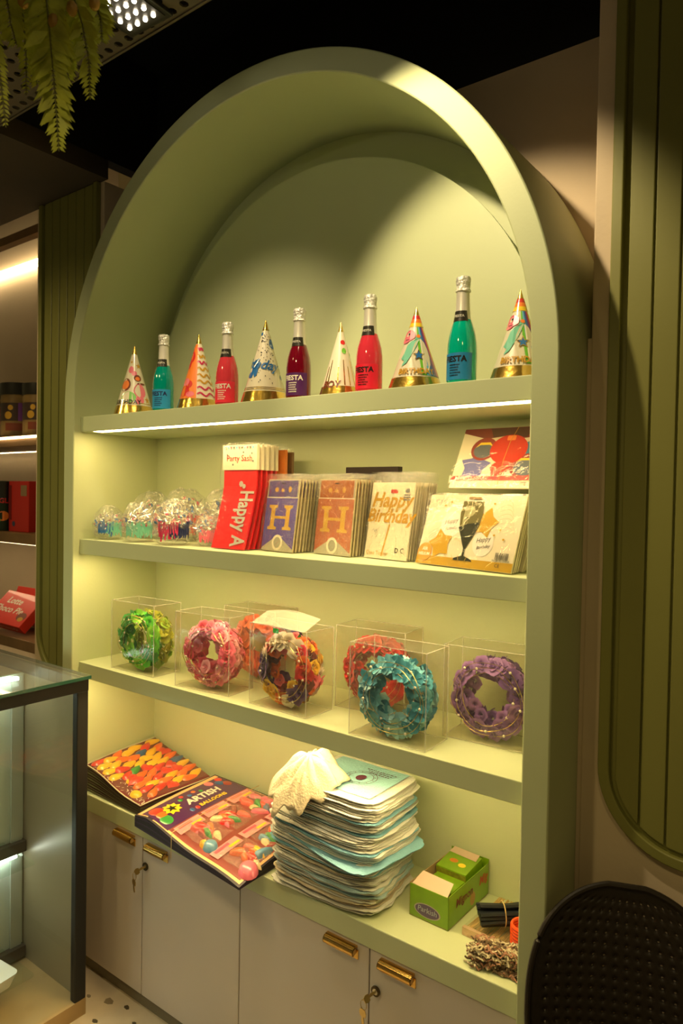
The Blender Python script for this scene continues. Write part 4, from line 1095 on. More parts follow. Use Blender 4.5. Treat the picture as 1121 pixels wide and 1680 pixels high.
# purple stack
PW, PH = .585, .415
def psurf(level):
    def f(u, v):
        x = -.512 + PW * u - .01 * v; y = -.028 + PH * v + .02 * (1 - v) * (1 - u) - .035 * u * (1 - v)
        z = .064 - .034 * max(0, u - .15) * (1 - .6 * v) - .030 * (1 - v) ** 3 * (.4 + .6 * u) + .005 * math.sin(9 * u) * (1 - v) - .012 * max(0, .12 - u) * 8 * (1 - v)
        return (x, y, Z4 + .001 + max(0, z * level))
    return f
for i in range(8):
    lev = (i + 1) / 8
    if i < 7:
        o = MB().slab2(14, 4, psurf(lev), psurf(lev - .8 / 8)).build('balloon_card_pack', DARKEDGE if i % 3 else M('purple_edge', (0.05, 0.025, 0.07, 1), .45))
        tag(o, 'dark edged balloon card, %s from the top of the purple card stack' % ordinal(8 - i), 'balloon pack', 'balloon cards under the purple one'); continue
    t = thing('balloon_card_pack', 'purple card of small balloon bags overhanging the shelf edge', 'balloon pack', (0, 0, 0), group='purple balloon cards')
    f = psurf(1.0); rr = random.Random(4); W, H = PW, PH
    MB().slab2(16, 10, f, psurf(1 - .8 / 8)).build('card', DARKEDGE, t)
    S = lambda e: (lambda a_, b_: Vector(f(min(1, max(0, a_ / W)), min(1, max(0, b_ / H)))) + Vector((0, 0, e)))
    def flat(name, mat, x0, x1, y0, y1, e, n_=10):
        return MB().grid(n_, n_, lambda u, v: S(e)(x0 + (x1 - x0) * u, y0 + (y1 - y0) * v)).build(name, mat, t)
    # the card's own top runs along its left end: header = left strip (purple), bags to the right
    flat('peach_border', M('peach_print', rgb(244, 190, 130), .4, coat=.6), .008, W - .008, .008, H - .008, .0008)
    flat('purple_header', M('purple_print', rgb(74, 24, 84), .35, coat=.6), .030, .190, .012, H - .010, .0016)
    flat('maroon_field', M('maroon_print', rgb(142, 62, 56), .35, coat=.6), .190, W - .018, .018, H - .012, .0016)
    mb = MB(); put_text(mb, 'ARTISH', .050, S(.0030), .128, .245, PI / 2, bold=.002, shear=.1); mb.build('lettering', INK['white'], t)
    mb = MB(); put_text(mb, 'BALLOONS', .026, S(.0030), .168, .255, PI / 2, bold=.001); mb.build('lettering', INK['yellow'], t)
    MB().poly(star(.100, .100, .040, .7, 9), S(.0028)).build('badge', INK['yellow'], t); MB().poly(star(.100, .100, .026, .35, 5), S(.0034)).build('badge_star', INK['black'], t)
    for (a_, b_, r_, cn) in ((.070, .050, .034, 'red'), (.105, .048, .026, 'orange'), (.140, .045, .030, 'green'), (.050, .330, .022, 'pink'), (.075, .365, .022, 'blue'), (.048, .385, .018, 'red'), (.10, .385, .022, 'maroon'), (.075, .160, .012, 'green'), (.055, .180, .011, 'red'), (.072, .21, .012, 'blue'), (.058, .24, .011, 'orange'), (.075, .265, .011, 'green'), (.160, .150, .012, 'blue'), (.162, .175, .011, 'red')):
        puff(t, 'printed_balloon', BAL[cn], circle(a_, b_, r_, r_ * .8), f, W, H, .002)
    # rows of bagged balloons: 3 across, 2 bags along
    for r_ in range(2):
        for c in range(3):
            x0 = .200 + r_ * .200; y0 = .030 + c * .126
            MB().grid(4, 4, lambda u, v: S(.0045)(x0 + .045 * u, y0 + .112 * v)).build('bag_header', M('pink_header', rgb(244, 150, 150), .4, coat=.6), t)
            MB().grid(3, 3, lambda u, v: S(.0055)(x0 + .008 + .012 * u, y0 + .012 + .060 * v)).build('bag_header_print', M('rose_header_print', rgb(214, 90, 110), .4), t)
            MB().grid(3, 3, lambda u, v: S(.0055)(x0 + .026 + .012 * u, y0 + .060 + .044 * v)).build('bag_header_print', INK['yellow'], t)
            for q in range(12):
                cn = rr.choice(['red', 'orange', 'coral', 'pink', 'cream', 'green', 'skyblue', 'slate', 'yellow', 'maroon'])
                puff(t, 'balloon', BAL[cn], teardrop(x0 + rr.uniform(.065, .170), y0 + rr.uniform(.018, .100), rr.uniform(.026, .038), rr.uniform(.015, .022), rr.uniform(-.7, .7)), f, W, H, rr.uniform(.009, .016))
            MB().grid(6, 5, lambda u, v: S(.017 + .003 * math.sin(9 * u + 5 * v + r_ + c))(x0 + .046 + .145 * u, y0 + .112 * v)).build('clear_bag', CELLO, t, smooth=True, angle=180)
    puff(t, 'pink_balloon', BAL['pink'], circle(.565, .055, .036, .030), f, W, H, .022); puff(t, 'blue_balloon', BAL['skyblue'], teardrop(.548, .135, .036, .022, 1.2), f, W, H, .018)
    puff(t, 'blue_balloon', BAL['skyblue'], circle(.375, .055, .030, .024), f, W, H, .020)
    mb = MB().tube([Vector(f(.40, 0)) + Vector((0, -.004, -.062 + .07 * q / 4)) for q in range(5)] + [Vector(f(.40 + .02 * q / 10, q / 10)) + Vector((0, 0, .024)) for q in range(11)], .0012, 5)
    mb.build('rubber_band', M('rubber_band', rgb(210, 180, 120), .5), t)

# ------------------------------------------------------------------ pile of folded cloth bags
CLW = M('white_nonwoven', (0.70, 0.69, 0.62, 1), 0.85, bump=0.3, bscale=160, var=0.05, vscale=12)
CLC = M('cream_nonwoven', (0.62, 0.52, 0.36, 1), 0.85, bump=0.3, bscale=160, var=0.06, vscale=12)
CLB = M('blue_nonwoven', (0.22, 0.46, 0.58, 1), 0.8, bump=0.3, bscale=160, var=0.05, vscale=12)
CLP = M('pale_blue_nonwoven', (0.42, 0.58, 0.62, 1), 0.8, bump=0.3, bscale=160, var=0.05, vscale=12)
def bag_sheet(seed, wx, wy, crum):
    rr = random.Random(seed); ph = [rr.uniform(0, 6.3) for _ in range(4)] + [1.1, 2.3, .4, 0]
    def f(u, v):
        a, b = u - .5, v - .5; ed = max(abs(a), abs(b)) * 2
        ex = 1 + .022 * math.sin(7 * v + ph[0]) * crum + .010 * math.sin(23 * v + ph[1]) * crum; ey = 1 + .022 * math.sin(6 * u + ph[2]) * crum + .010 * math.sin(21 * u + ph[3]) * crum
        k_ = 1 - .10 * (abs(a) * 2) ** 8 * (abs(b) * 2) ** 8
        z = crum * ed ** 3 * (.0040 * math.sin(5 * u + ph[4]) + .0040 * math.sin(5 * v + ph[5]) + .0008 * math.sin(22 * (u + v) + ph[6])) - .003 * crum * ed ** 5
        return (a * wx * ex * k_, b * wy * ey * k_, z)
    return MB().slab(22, 18, f, .0020)
VAR = {}
for g, (wx, wy, cr) in enumerate(((.325, .27, .9), (.40, .285, 1.0), (.365, .27, 1.3))):
    for s_ in range(4):
        for mi, mt in enumerate((CLW, CLB, CLC, CLP)):
            if (s_ + mi) % 2 == 0 or mi == 0: VAR[(g, s_, mi)] = bag_sheet(10 * g + s_, wx, wy, cr).mesh('folded_bag', mt, True, 60)
rr = random.Random(77); NL = 56; PILE = .322
for i in range(NL):
    q = i / (NL - 1); z = Z4 + .017 + (PILE - .018) * q
    if q < .36: g, cx, cy, ro = 2, .287, .172, .06
    elif q < .68: g, cx, cy, ro = 1, .282, .178, -.03
    else: g, cx, cy, ro = 0, .315, .182, .02
    mi = rr.choice((0, 0, 0, 0, 1, 3, 0) if g != 2 else (0, 2, 0, 3, 0, 2))
    keys = [k_ for k_ in VAR if k_[0] == g and k_[2] == mi]
    o = obj('folded_cloth_bag', VAR[rr.choice(keys)], None, (cx + rr.uniform(-.010, .010), cy + rr.uniform(-.008, .008), z), (0, 0, ro + rr.uniform(-.04, .04)))
    tag(o, '%s folded cloth bag, %s layer from the top of the bag pile' % (('white', 'blue', 'cream', 'pale blue')[mi], ordinal(NL - i + 1)), 'cloth bag', 'folded bags in the pile')
# protruding blue bag halfway up
o = obj('folded_cloth_bag', bag_sheet(91, .40, .30, .6).mesh('folded_bag', CLB, True, 60), None, (.315, .170, Z4 + .165), (0.02, 0.02, -.20)); tag(o, 'blue folded bag sticking out at the right, halfway down the pile', 'cloth bag')
# printed blue bag on top
t = thing('printed_cloth_bag', 'light blue bag with dark red round print on top of the pile', 'cloth bag', (.318, .186, Z4 + PILE + .008), .0)
bag_sheet(95, .315, .27, .35).build('bag', CLW, t, smooth=True, angle=60)
SKY = M('sky_blue_nonwoven', (0.30, 0.56, 0.62, 1), 0.8, bump=0.3, bscale=160)
MB().grid(8, 8, lambda u, v: (-.135 + .262 * u, -.100 + .220 * v, .0022 + .001 * math.sin(7 * u))).build('blue_field', SKY, t)
PRN = M('dark_red_print_cloth', rgb(90, 40, 60), .8)
mb = MB(); cxx, cyy = .018, .010
for r_ in (.050, .038):
    for i in range(36):
        a0, a1 = 2 * PI * i / 36, 2 * PI * (i + 1) / 36
        mb.add([(cxx + rq * math.cos(aa), cyy + rq * math.sin(aa), .0040) for rq, aa in ((r_, a0), (r_ + .0018, a0), (r_ + .0018, a1), (r_, a1))], [(0, 1, 2, 3)])
for i in range(12): mb.poly(circle(cxx + .044 * math.cos(i * .52), cyy + .044 * math.sin(i * .52), .0025, .002, 6), lambda a, b: (a, b, .0040))
mb.poly(circle(cxx, cyy, .016, .020, 12), lambda a, b: (a, b, .0040)); mb.build('round_print', PRN, t)
mb = MB()
for r_ in range(3):
    xx = -.005 + .012 * r_
    while xx < .105 - .01 * r_: L = random.uniform(.004, .012); mb.add([(xx, .078 - .012 * r_, .0042), (xx + L, .078 - .012 * r_, .0042), (xx + L, .0825 - .012 * r_, .0042), (xx, .0825 - .012 * r_, .0042)], [(0, 1, 2, 3)]); xx += L + .003
mb.build('line_print', PRN, t)
# bunched cream bag lying on the front corner
def bunch(u, v):
    th = 2 * PI * u; r_ = v
    rid = math.sin(8 * th + 4 * r_) * .6 + math.sin(13 * th - 5 * r_) * .4
    R_ = .100 * (1 + .10 * rid * r_ + .12 * math.sin(2 * th + 1.0))
    x = R_ * r_ * math.cos(th); y = R_ * 1.05 * r_ * math.sin(th)
    z = .062 * (1 - r_ ** 1.7) + .016 * rid * math.sin(PI * min(1, r_ * 1.05)) ** .8 + .02 * math.exp(-((x - .03) ** 2 + (y - .03) ** 2) / .0012)
    if y < -.01: z -= .95 * (-.01 - y) * (1 + .2 * rid)
    return (x - .25 * max(0, -y), y, z)
mb = MB().grid(88, 16, bunch)
o = mb.build('bunched_cloth_bag', CLC, None, (.222, .088, Z4 + PILE + .018), smooth=True, angle=70); md = o.modifiers.new('thick', 'SOLIDIFY'); md.thickness = .003; md.offset = -1
tag(o, 'bunched cream cloth bag tied in a knot on the front of the pile', 'cloth bag')

# ------------------------------------------------------------------ green carton with small boxes
GRN = M('green_carton', rgb(120, 160, 20), .4, coat=.3, var=.12, vscale=14); KRAFT = M('kraft_card', (0.42, 0.28, 0.13, 1), .7)
PINKC = M('pale_card_flap', (0.66, 0.48, 0.36, 1), .6)
bxw, bxd, bxh = .127, .244, .092
t = thing('display_carton', 'green open display carton of small boxes beside the bag pile', 'carton', (.6065, .279, Z4 + .001), -.02)
a, b, h = bxw / 2, bxd / 2, bxh
fr = MB().box(-a, a, -b, -b + .002, 0, h).build('front_panel', GRN, t)
MB().box(-a, a, b - .002, b, 0, h * 1.15).build('back_panel', GRN, t)
sd = MB().box(a - .002, a, -b, b, 0, h * 1.02).build('side_panel', GRN, t); MB().box(-a, -a + .002, -b, b, 0, h * 1.02).build('side_panel', KRAFT, t)
MB().box(-a, a, -b, b, .0005, .003).build('bottom_panel', KRAFT, t)
MB().box(-a + .002, a - .002, -b + .002, b - .002, .003, .040).build('inner_filling', M('shadowed_boxes', (0.12, 0.15, 0.02, 1), .6), t)  # plain block, its darker green carries the shade inside the carton
MB().add([(-a + .006, -b + .004, h), (a - .006, -b + .002, h - .004), (a - .010, -b + .045, h + .018), (-a + .014, -b + .050, h + .020)], [(0, 1, 2, 3)]).build('front_flap', PINKC, t)
MB().poly(circle(-.004, .030, .043, .020, 28), lambda p, q: (p, -b - .0006, q)).build('oval_border', M('silver_border', rgb(170, 160, 150), .4), fr)
MB().poly(circle(-.004, .030, .039, .0175, 28), lambda p, q: (p, -b - .0010, q)).build('oval_label', M('purple_grey_label', rgb(92, 74, 110), .4), fr)
mb = MB(); put_text(mb, 'Parkish', .022, lambda p, q: (p, -b - .0014, q), -.004, .025, shear=.1); mb.build('lettering', M('pale_letter', rgb(170, 175, 190), .4), fr)
mb = MB(); put_text(mb, 'Mignon', .034, lambda p, q: (a + .0008, p, q), -.030, .046, bold=.0008, shear=.1); mb.build('lettering', M('dark_red_letter', rgb(110, 30, 40), .4), sd)
mb = MB(); put_text(mb, 'Mig', .036, lambda p, q: (a + .0008, p, q), .085, .050, bold=.001, shear=.2); mb.build('lettering', M('red_letter', rgb(180, 60, 30), .4), sd)
MB().poly(circle(.02, .03, .016, .02), lambda p, q: (a + .0005, p, q)).build('wafer_print', M('wafer_print', rgb(170, 130, 60), .4), sd)
def small_box(loc, rot, lab, sx, sy, sz):
    t = thing('wafer_box', lab, 'box', loc, group='small green boxes in the carton', rot=rot)
    MB().box(-sx, sx, -sy, sy, 0, sz).build('carton', GRN, t, bevel=.001)
    MB().box(-sx * .98, sx * .98, -sy - .0006, -sy, sz * .1, sz * .9).build('front_print', M('olive_print', rgb(120, 120, 30), .45, var=.3, vscale=80), t)
    MB().poly(circle(-sx * .3, -sy * .1, .014, .010), lambda p, q: (p, q, sz + .0006)).build('nut_print', M('nut_print', rgb(200, 120, 40), .4), t)
    MB().poly(circle(sx * .35, -sy * .3, .012, .010), lambda p, q: (p, q, sz + .0006)).build('pear_print', INK['yellow'], t)
    return t
q = small_box((.606, .339, Z4 + .0645), (.10, 0, -.02), 'raised small green box with pale flap at the back of the carton', .050, .052, .040)
MB().add([(-.050, .030, .0412), (.044, .022, .0412), (.040, .056, .0425), (-.048, .060, .0425)], [(0, 1, 2, 3)]).build('pale_flap', PINKC, q)
small_box((.606, .243, Z4 + .0425), (0, 0, -.02), 'lower small green box in the middle of the carton', .046, .040, .038)

# ------------------------------------------------------------------ skewers, black bundle, orange bundle, patterned sticks
t = thing('skewer_pack', 'flat pack of thin bamboo skewers lying beside the carton', 'skewers', (.786, .270, Z4), -.06)
rr = random.Random(6); mb = MB()
for i in range(52):
    x = -.072 + .144 * i / 51; mb.tube([(x, -.100, .008 + .010 * rr.random()), (x + rr.uniform(-.004, .004), .105, .008 + .010 * rr.random())], .0017, 5)
stuff(mb.build('skewers', M('bamboo', (0.60, 0.40, 0.14, 1), .5, var=.2, vscale=60), t))
MB().box(-.076, .076, -.104, .000, .001, .022).build('clear_wrapper', CELLO2, t)
MB().box(-.076, .076, -.106, -.094, .001, .023).build('paper_end', M('foil_paper_end', (0.62, 0.42, 0.26, 1), .35, .2, bump=.5, bscale=60), t)
t = thing('black_stick_bundle', 'bundle of black sticks held by a rubber band on the skewers', 'stick bundle', (.778, .222, Z4 + .0255), math.radians(40))
mb = MB(); NAVY = M('black_plastic', (0.012, 0.014, 0.02, 1), .35)
for i in range(22):
    aa = 2 * PI * i / 8 + rr.random(); r_ = .026 * math.sqrt(i / 22); y0, z0 = r_ * math.cos(aa), .034 + r_ * math.sin(aa)
    mb.tube([(-.045 + rr.uniform(-.006, .006), y0 * 1.1, z0), (.03, y0 * .85, z0 * .95 + .001), (.115 + rr.uniform(-.01, .01), y0 * 1.25, z0 * 1.05)], .0062, 6)
stuff(mb.build('sticks', NAVY, t, smooth=True))
MB().tube([(.02, .032 * math.cos(2 * PI * i / 20), .034 + .0325 * math.sin(2 * PI * i / 20)) for i in range(20)], .0016, 5, True).build('rubber_band', M('rubber_band', rgb(210, 180, 120), .5), t)
t = thing('orange_ring_stack', 'orange ribbed plastic rings beside the black bundle', 'party item', (.872, .188, Z4 + .0245), .3)
ORP = M('orange_plastic', rgb(240, 84, 24), .35, coat=.4)
for i in range(7):
    MB().tube([(.030 * math.cos(2 * PI * j / 18), .030 * math.sin(2 * PI * j / 18), .006 + .0085 * i) for j in range(18)], .0050, 6, True).build('ring', ORP, t, smooth=True)
t = thing('patterned_stick_bundle', 'heap of cream and brown patterned curly sticks at the shelf corner', 'stick bundle', (.845, .108, Z4), .25)
for nm, mt in (('cream_sticks', M('cream_chenille', (0.62, 0.52, 0.34, 1), .7)), ('brown_sticks', M('brown_chenille', (0.16, 0.10, 0.05, 1), .7)), ('rust_sticks', M('rust_chenille', (0.42, 0.20, 0.12, 1), .7))):
    mb = MB()
    for i in range(190 if nm[0] != 'r' else 80):
        zc = rr.uniform(.004, .056); yc = rr.uniform(-.036, .036) * (1.0 - zc * 4); x0 = -.085 + rr.uniform(-.012, .012) + zc * .15; L = rr.uniform(.02, .05); x1 = rr.uniform(x0, .082 - L)
        path = [(x1 + L * q / 6 + .0, yc + rr.uniform(-.003, .003) + (q / 6) * rr.uniform(-.012, .012), max(.003, zc + .004 * math.sin(q * 1.9 + i))) for q in range(7)]
        mb.tube(path, .0024, 4)
    stuff(mb.build(nm, mt, t))

# ------------------------------------------------------------------ snack alcove on the left
WOOD = M('brown_shelf_board', (0.22, 0.12, 0.05, 1), .45, var=.2, vscale=8)
for i, (zt, lab) in enumerate(((2.190, 'brown alcove shelf with canisters at the left edge'), (1.700, 'brown alcove shelf with red snack boxes at the left edge'), (1.165, 'lowest brown alcove shelf with red biscuit boxes at the left edge'))):
    t = thing('alcove_shelf', lab, 'shelf', (0, 0, 0), group='snack alcove shelves')
    MB().box(-3.2, -1.545, .275, .615, zt - .055, zt - .001).build('board', WOOD, t, bevel=.003)
    if i == 0: MB().box(-3.2, -1.56, .560, .566, zt - .0575, zt - .055).build('rear_light_strip', LEDA, t)
    (MB().box(-3.2, -1.60, .266, .275, zt - .016, zt - .006) if i == 0 else MB().box(-3.2, -1.56, .290, .320, zt - .0575, zt - .055)).build('light_strip', LEDA, t)
MB().box(-3.2, -1.55, .575, .615, 3.20, 3.225).build('cove_light_strip', LEDA)
tag(bpy.data.objects['cove_light_strip'], 'bright light strip along the top of the snack alcove', 'light strip')
tag(MB().box(-3.2, -1.545, .22, .26, 3.13, 3.17).build('wooden_rail', WOOD), 'brown wooden rail below the ceiling of the snack alcove', 'rail')
def canister(x, h, c, lab):
    t = thing('snack_canister', lab, 'canister', (x, .40, 2.190), face_cam((x, .4)), 'canisters on the alcove shelf'); R = .098
    MB().lathe([(0, 0), (R, 0), (R, h * .98), (0, h * .98)], 32).build('body', M('tan_' + c, (0.22, 0.13, 0.04, 1), .4, var=.2, vscale=20), t, smooth=True)
    MB().lathe([(R + .001, h * .30), (R + .001, h * .63)], 32, caps=False).build('label_band', M('dark_label', (0.045, 0.022, 0.018, 1), .35), t, smooth=True)
    MB().lathe([(R + .0018, h * .30), (R + .0018, h * .63)], 8, caps=False, a0=-.12, a1=.30).build('label_stripe', INK[c], t, smooth=True)
    MB().lathe([(R + .0016, h * .12), (R + .0016, h * .26)], 10, caps=False, a0=-.8, a1=.1).build('label_patch', INK['brown'], t, smooth=True)
    cm_ = lambda p, q_: ((R + .003) * math.sin(p / R), -(R + .003) * math.cos(p / R), q_)
    MB().poly(circle(-.062, h * .40, .020), cm_).build('biscuit_print', INK['gold'], t); MB().poly(circle(-.050, h * .54, .014), cm_).build('biscuit_print', INK['gold'], t)
    MB().add([cm_(p, q_) for p, q_ in rect(.040, .080, h * .36, h * .48)], [(0, 1, 2, 3)]).build('small_print', INK['grey'], t)
    MB().lathe([(R + .003, h * .78), (R + .004, h * .80), (R + .004, h), (0, h * 1.005)], 32, caps=False).build('lid', M('black_lid', (0.012, 0.010, 0.008, 1), .35), t, smooth=True)
canister(-2.075, .285, 'purple', 'tall brown canister with black lid and purple label stripe')
canister(-2.290, .270, 'red', 'brown canister with red label stripe at the left picture edge')
canister(-1.850, .265, 'orange', 'brown canister with orange label half hidden behind the green panel')
def tube_can(x, lab):
    t = thing('crisp_tube', lab, 'crisp tube', (x, .33, 1.700), face_cam((x, .33))); R = .058; h = .262
    MB().lathe([(0, 0), (R, 0), (R, h), (0, h)], 28).build('body', M('dark_green_tube', (0.015, 0.03, 0.012, 1), .35), t, smooth=True)
    MB().lathe([(R + .001, h * .60), (R + .001, h * .98)], 28, caps=False).build('black_top', INK['black'], t, smooth=True)
    cm_ = lambda p, q_: ((R + .002) * math.sin(p / R), -(R + .002) * math.cos(p / R), q_)
    mb = MB(); put_text(mb, 'PRINGLES', .036, cm_, -.018, h * .56, bold=.001); mb.build('lettering', INK['red'], t)
    MB().poly(circle(.0, h * .30, .030, .026), cm_).build('crisp_print', INK['orange'], t); MB().poly(circle(-.03, h * .22, .02, .02), cm_).build('crisp_print', INK['green'], t)
tube_can(-2.120, 'dark green crisp tube with red lettering at the left picture edge')
t = thing('snack_box', 'tall red snack box beside the crisp tube', 'box', (-1.950, .36, 1.700), .04)
MB().box(-.092, .092, -.035, .035, 0, .262).build('carton', M('red_carton', rgb(196, 22, 18), .4, coat=.3), t, bevel=.002)
MB().box(-.092, -.066, -.0362, -.035, .06, .24).build('side_print', M('dark_red_strip', rgb(120, 14, 14), .4), t)
MB().poly(rect(.02, .075, .185, .240), flatfn(-.0362)).build('label_patch', M('grey_patch', rgb(150, 120, 90), .5), t)
MB().poly(circle(-.045, .040, .014), flatfn(-.0362)).build('logo_dot', INK['navy'], t)
def pie_box(loc, rot, lab):
    t = thing('biscuit_box', lab, 'biscuit box', loc, group='red biscuit boxes on the lowest alcove shelf', rot=rot)
    MB().box(-.15, .15, -.10, .10, 0, .055).build('carton', M('bright_red_carton', rgb(214, 36, 16), .4, coat=.4), t, bevel=.002)
    mb = MB(); put_text(mb, 'Lotte', .055, lambda p, q_: (p, q_, .0558), -.03, .025, shear=.2, bold=.001); put_text(mb, 'Choco Pie', .055, lambda p, q_: (p, q_, .0558), -.03, -.03, shear=.2, bold=.001); mb.build('lettering', INK['white'], t)
    mb = MB(); put_text(mb, 'Lotte Choco Pie', .028, lambda p, q_: (p, -.1008, q_), .02, .018, shear=.2); mb.build('lettering', INK['white'], t)
    MB().poly(circle(.105, -.04, .036, .026), lambda p, q_: (p, q_, .0559)).build('pie_print', INK['brown'], t); MB().poly(circle(.110, -.055, .020, .014), lambda p, q_: (p, q_, .0562)).build('cream_print', INK['gold'], t)
pie_box((-2.12, .52, 1.262), (1.20, .0, .05), 'red biscuit box propped up behind the other one')
pie_box((-2.04, .385, 1.252), (.75, .06, .12), 'red biscuit box leaning at the front of the lowest alcove shelf')

# ------------------------------------------------------------------ glass display case in the left foreground
GX0, GX1, GY0, GY1, GZ = -1.42, -0.68, -1.60, -0.089, 1.247
CASEB = M('black_case_frame', (0.005, 0.005, 0.005, 1), .5); GLG = film('case_glass', 0.045, 0.02, tint=(0.93, 0.97, 0.94, 1)); GLT = film('case_top_glass', 0.10, 0.03, tint=(0.90, 0.96, 0.93, 1), haze=.10)
GREDGE = M('green_glass_edge', (0.02, 0.10, 0.07, 1), .15, coat=1.0)
t = thing('glass_display_case', 'black framed glass display case with lit inside in the left foreground', 'display case', (0, 0, 0))
MB().box(GX0, GX1 + .004, GY0, GY1 + .004, GZ - .012, GZ).build('top_glass', GLT, t)
MB().box(GX1 + .004, GX1 + .007, GY0, GY1 + .007, GZ - .012, GZ).build('glass_edge', GREDGE, t); MB().box(GX0, GX1 + .004, GY1 + .004, GY1 + .007, GZ - .012, GZ).build('glass_edge', GREDGE, t)
MB().box(GX1 - .02, GX1, GY0, GY1, GZ - .055, GZ - .0125).build('top_rail', CASEB, t); MB().box(GX0, GX1 - .02, GY1 - .02, GY1, GZ - .055, GZ - .0125).build('top_rail', CASEB, t)
MB().box(GX1 - .03, GX1, GY1 - .045, GY1, .06, GZ - .055).build('corner_post', CASEB, t, bevel=.003)
MB().box(GX0, GX1, GY0, GY1, 0, .06).build('plinth', M('tan_plinth', (0.42, 0.28, 0.12, 1), .5, var=.1), t)
MB().add([(GX1 - .012, GY0, .06), (GX1 - .012, GY1 - .045, .06), (GX1 - .012, GY1 - .045, GZ - .055), (GX1 - .012, GY0, GZ - .055)], [(0, 1, 2, 3)]).build('front_glass', GLG, t)
MB().box(-1.09, GX1 - .03, GY1 - .020, GY1 - .004, .06, GZ - .055).build('end_panel', M('grey_brown_panel', (0.27, 0.22, 0.13, 1), .35, .1), t)
MB().box(-1.11, -1.09, GY0, GY1 - .02, .06, GZ - .055).build('inner_back', M('white_case_back', (0.62, 0.70, 0.62, 1), .4), t)
for i, y in enumerate((-.14, -.30, -.62, -.95)):
    MB().box(-1.089, -1.080, y - .022, y + .022, .06, GZ - .06).build('sliding_rail', M('pale_aluminium', (0.58, 0.64, 0.58, 1), .35, .3), t)
for i, (z, mt) in enumerate(((.545, 'upper'), (.125, 'lower'))):
    MB().box(-1.088, -.86, GY0, GY1 - .10, z - .012, z).build('inner_shelf', GLG, t)
    MB().box(-1.088, -1.060, GY0, GY1 - .022, z - .055, z - .012).build('shelf_bracket', M('dark_brown_bracket', (0.06, 0.045, 0.03, 1), .4), t)
MB().box(-1.075, -1.055, GY0, GY1 - .06, GZ - .07, GZ - .058).build('case_light', M('cool_case_light', (1, 1, 1, 1), .5, emit=(0.92, 1.0, 0.88), estr=16), t)
MB().box(-1.075, -1.060, GY0, GY1 - .06, .478, .489).build('case_light', MATS['cool_case_light'], t)
def tray(loc, lab, col, food):
    q = thing('food_tray', lab, 'food tray', loc, .1, 'trays in the glass case')
    MB().prism(rrect(-.10, .10, -.08, .08, .02), lambda a, b, d: (a * (1 + d * 4), b * (1 + d * 4), d), 0, .05).build('tray', M('white_plastic_tray', (0.72, 0.74, 0.70, 1), .35), q, smooth=True)
    for i in range(4): MB().ball((-.055 + .036 * i, random.uniform(-.02, .02), .062), .034, 12, 8, (.55, 1.1, .75)).build('pastry', M('pastry_' + food, col, .6, var=.2, vscale=30), q, smooth=True)
tray((-.95, -.36, .126), 'white tray of pastries low inside the glass case', (0.55, 0.38, 0.16, 1), 'gold')
tray((-.96, -.44, .546), 'white tray of cream rolls on the upper shelf of the glass case', (0.70, 0.60, 0.42, 1), 'cream')

# ------------------------------------------------------------------ hanging fern
def cam_pt(px, py, depth):
    return CAM + (FWD + RIGHT * ((px - 560.5) / 1155.77) - UP * ((py - 840) / 1155.77)) * depth
FERN = M('fern_green', (0.50, 0.54, 0.06, 1), .55, var=.25, vscale=25); FSTEM = M('fern_stem', (0.12, 0.12, 0.02, 1), .6)
HX = Vector((0.135, -0.72, CEIL))
t = thing('hanging_fern', 'green artificial fern hanging from the ceiling at the top left', 'hanging plant', HX)
MB().lathe([(0, 0), (.05, 0), (.07, -.012), (.075, -.03), (.045, -.055), (0, -.058)][::-1], 20).build('ceiling_pot', M('dark_pot', (0.03, 0.025, 0.015, 1), .6), t, smooth=True)
rr = random.Random(15)
def frond(path, width, n_, seed):
    P = [Vector(p) - HX for p in path]
    def at(s_):
        k_ = s_ * (len(P) - 1); i = min(int(k_), len(P) - 2); return P[i].lerp(P[i + 1], k_ - i)
    fr_ = MB().tube([at(i / 12) for i in range(13)], [.0028 * (1 - .6 * i / 12) for i in range(13)], 5).build('frond', FSTEM, t)
    mb = MB(); q = random.Random(seed)
    for i in range(n_):
        s_ = .12 + .88 * i / n_; p = at(s_); tan = (at(min(1, s_ + .03)) - at(max(0, s_ - .03))).normalized()
        L = width * (math.sin(PI * min(1, (s_ * .86 + .10))) ** .7) * q.uniform(.85, 1.15)
        for sd in (-1, 1):
            d = (RIGHT * sd * .85 + tan * .62 + FWD * q.uniform(-.35, .25)).normalized(); nrm = (FWD + UP * q.uniform(-.6, .6)).normalized(); w_ = d.cross(nrm).normalized() * L * .20
            a_ = p; b_ = p + d * L * .45 + Vector((0, 0, -.04 * L)); c = p + d * L + tan * L * .22
            mb.add([a_, b_ + w_, c, b_ - w_], [(0, 1, 2), (0, 2, 3)])
            mb.add([a_ + w_ * .3, b_ + w_ * .2 + tan * L * .05, p + d * L * .8 + tan * L * .30], [(0, 1, 2)])
    stuff(mb.build('leaflets', FERN, fr_))
def fp(pts, depth, curve=0.0):
    return [HX + Vector((0, 0, -.05))] + [cam_pt(a_, b_, depth + curve * i) for i, (a_, b_) in enumerate(pts)]
frond(fp(((70, -60), (82, 60), (90, 150), (97, 248)), 1.50), .058, 44, 1)
frond(fp(((110, -40), (135, 40), (146, 100), (148, 163)), 1.52), .040, 34, 2)
frond(fp(((30, -50), (38, 30), (43, 95), (43, 156)), 1.55), .026, 30, 3)
frond(fp(((-20, -30), (-8, 70), (2, 140), (10, 209)), 1.45), .026, 32, 4)
frond(fp(((60, -60), (62, 20), (70, 80), (60, 140)), 1.58), .052, 36, 5)
frond(fp(((120, -60), (150, -10), (165, 30), (168, 70)), 1.55), .046, 30, 6)
frond(fp(((20, -60), (10, -10), (18, 40), (28, 75)), 1.5), .046, 30, 7)
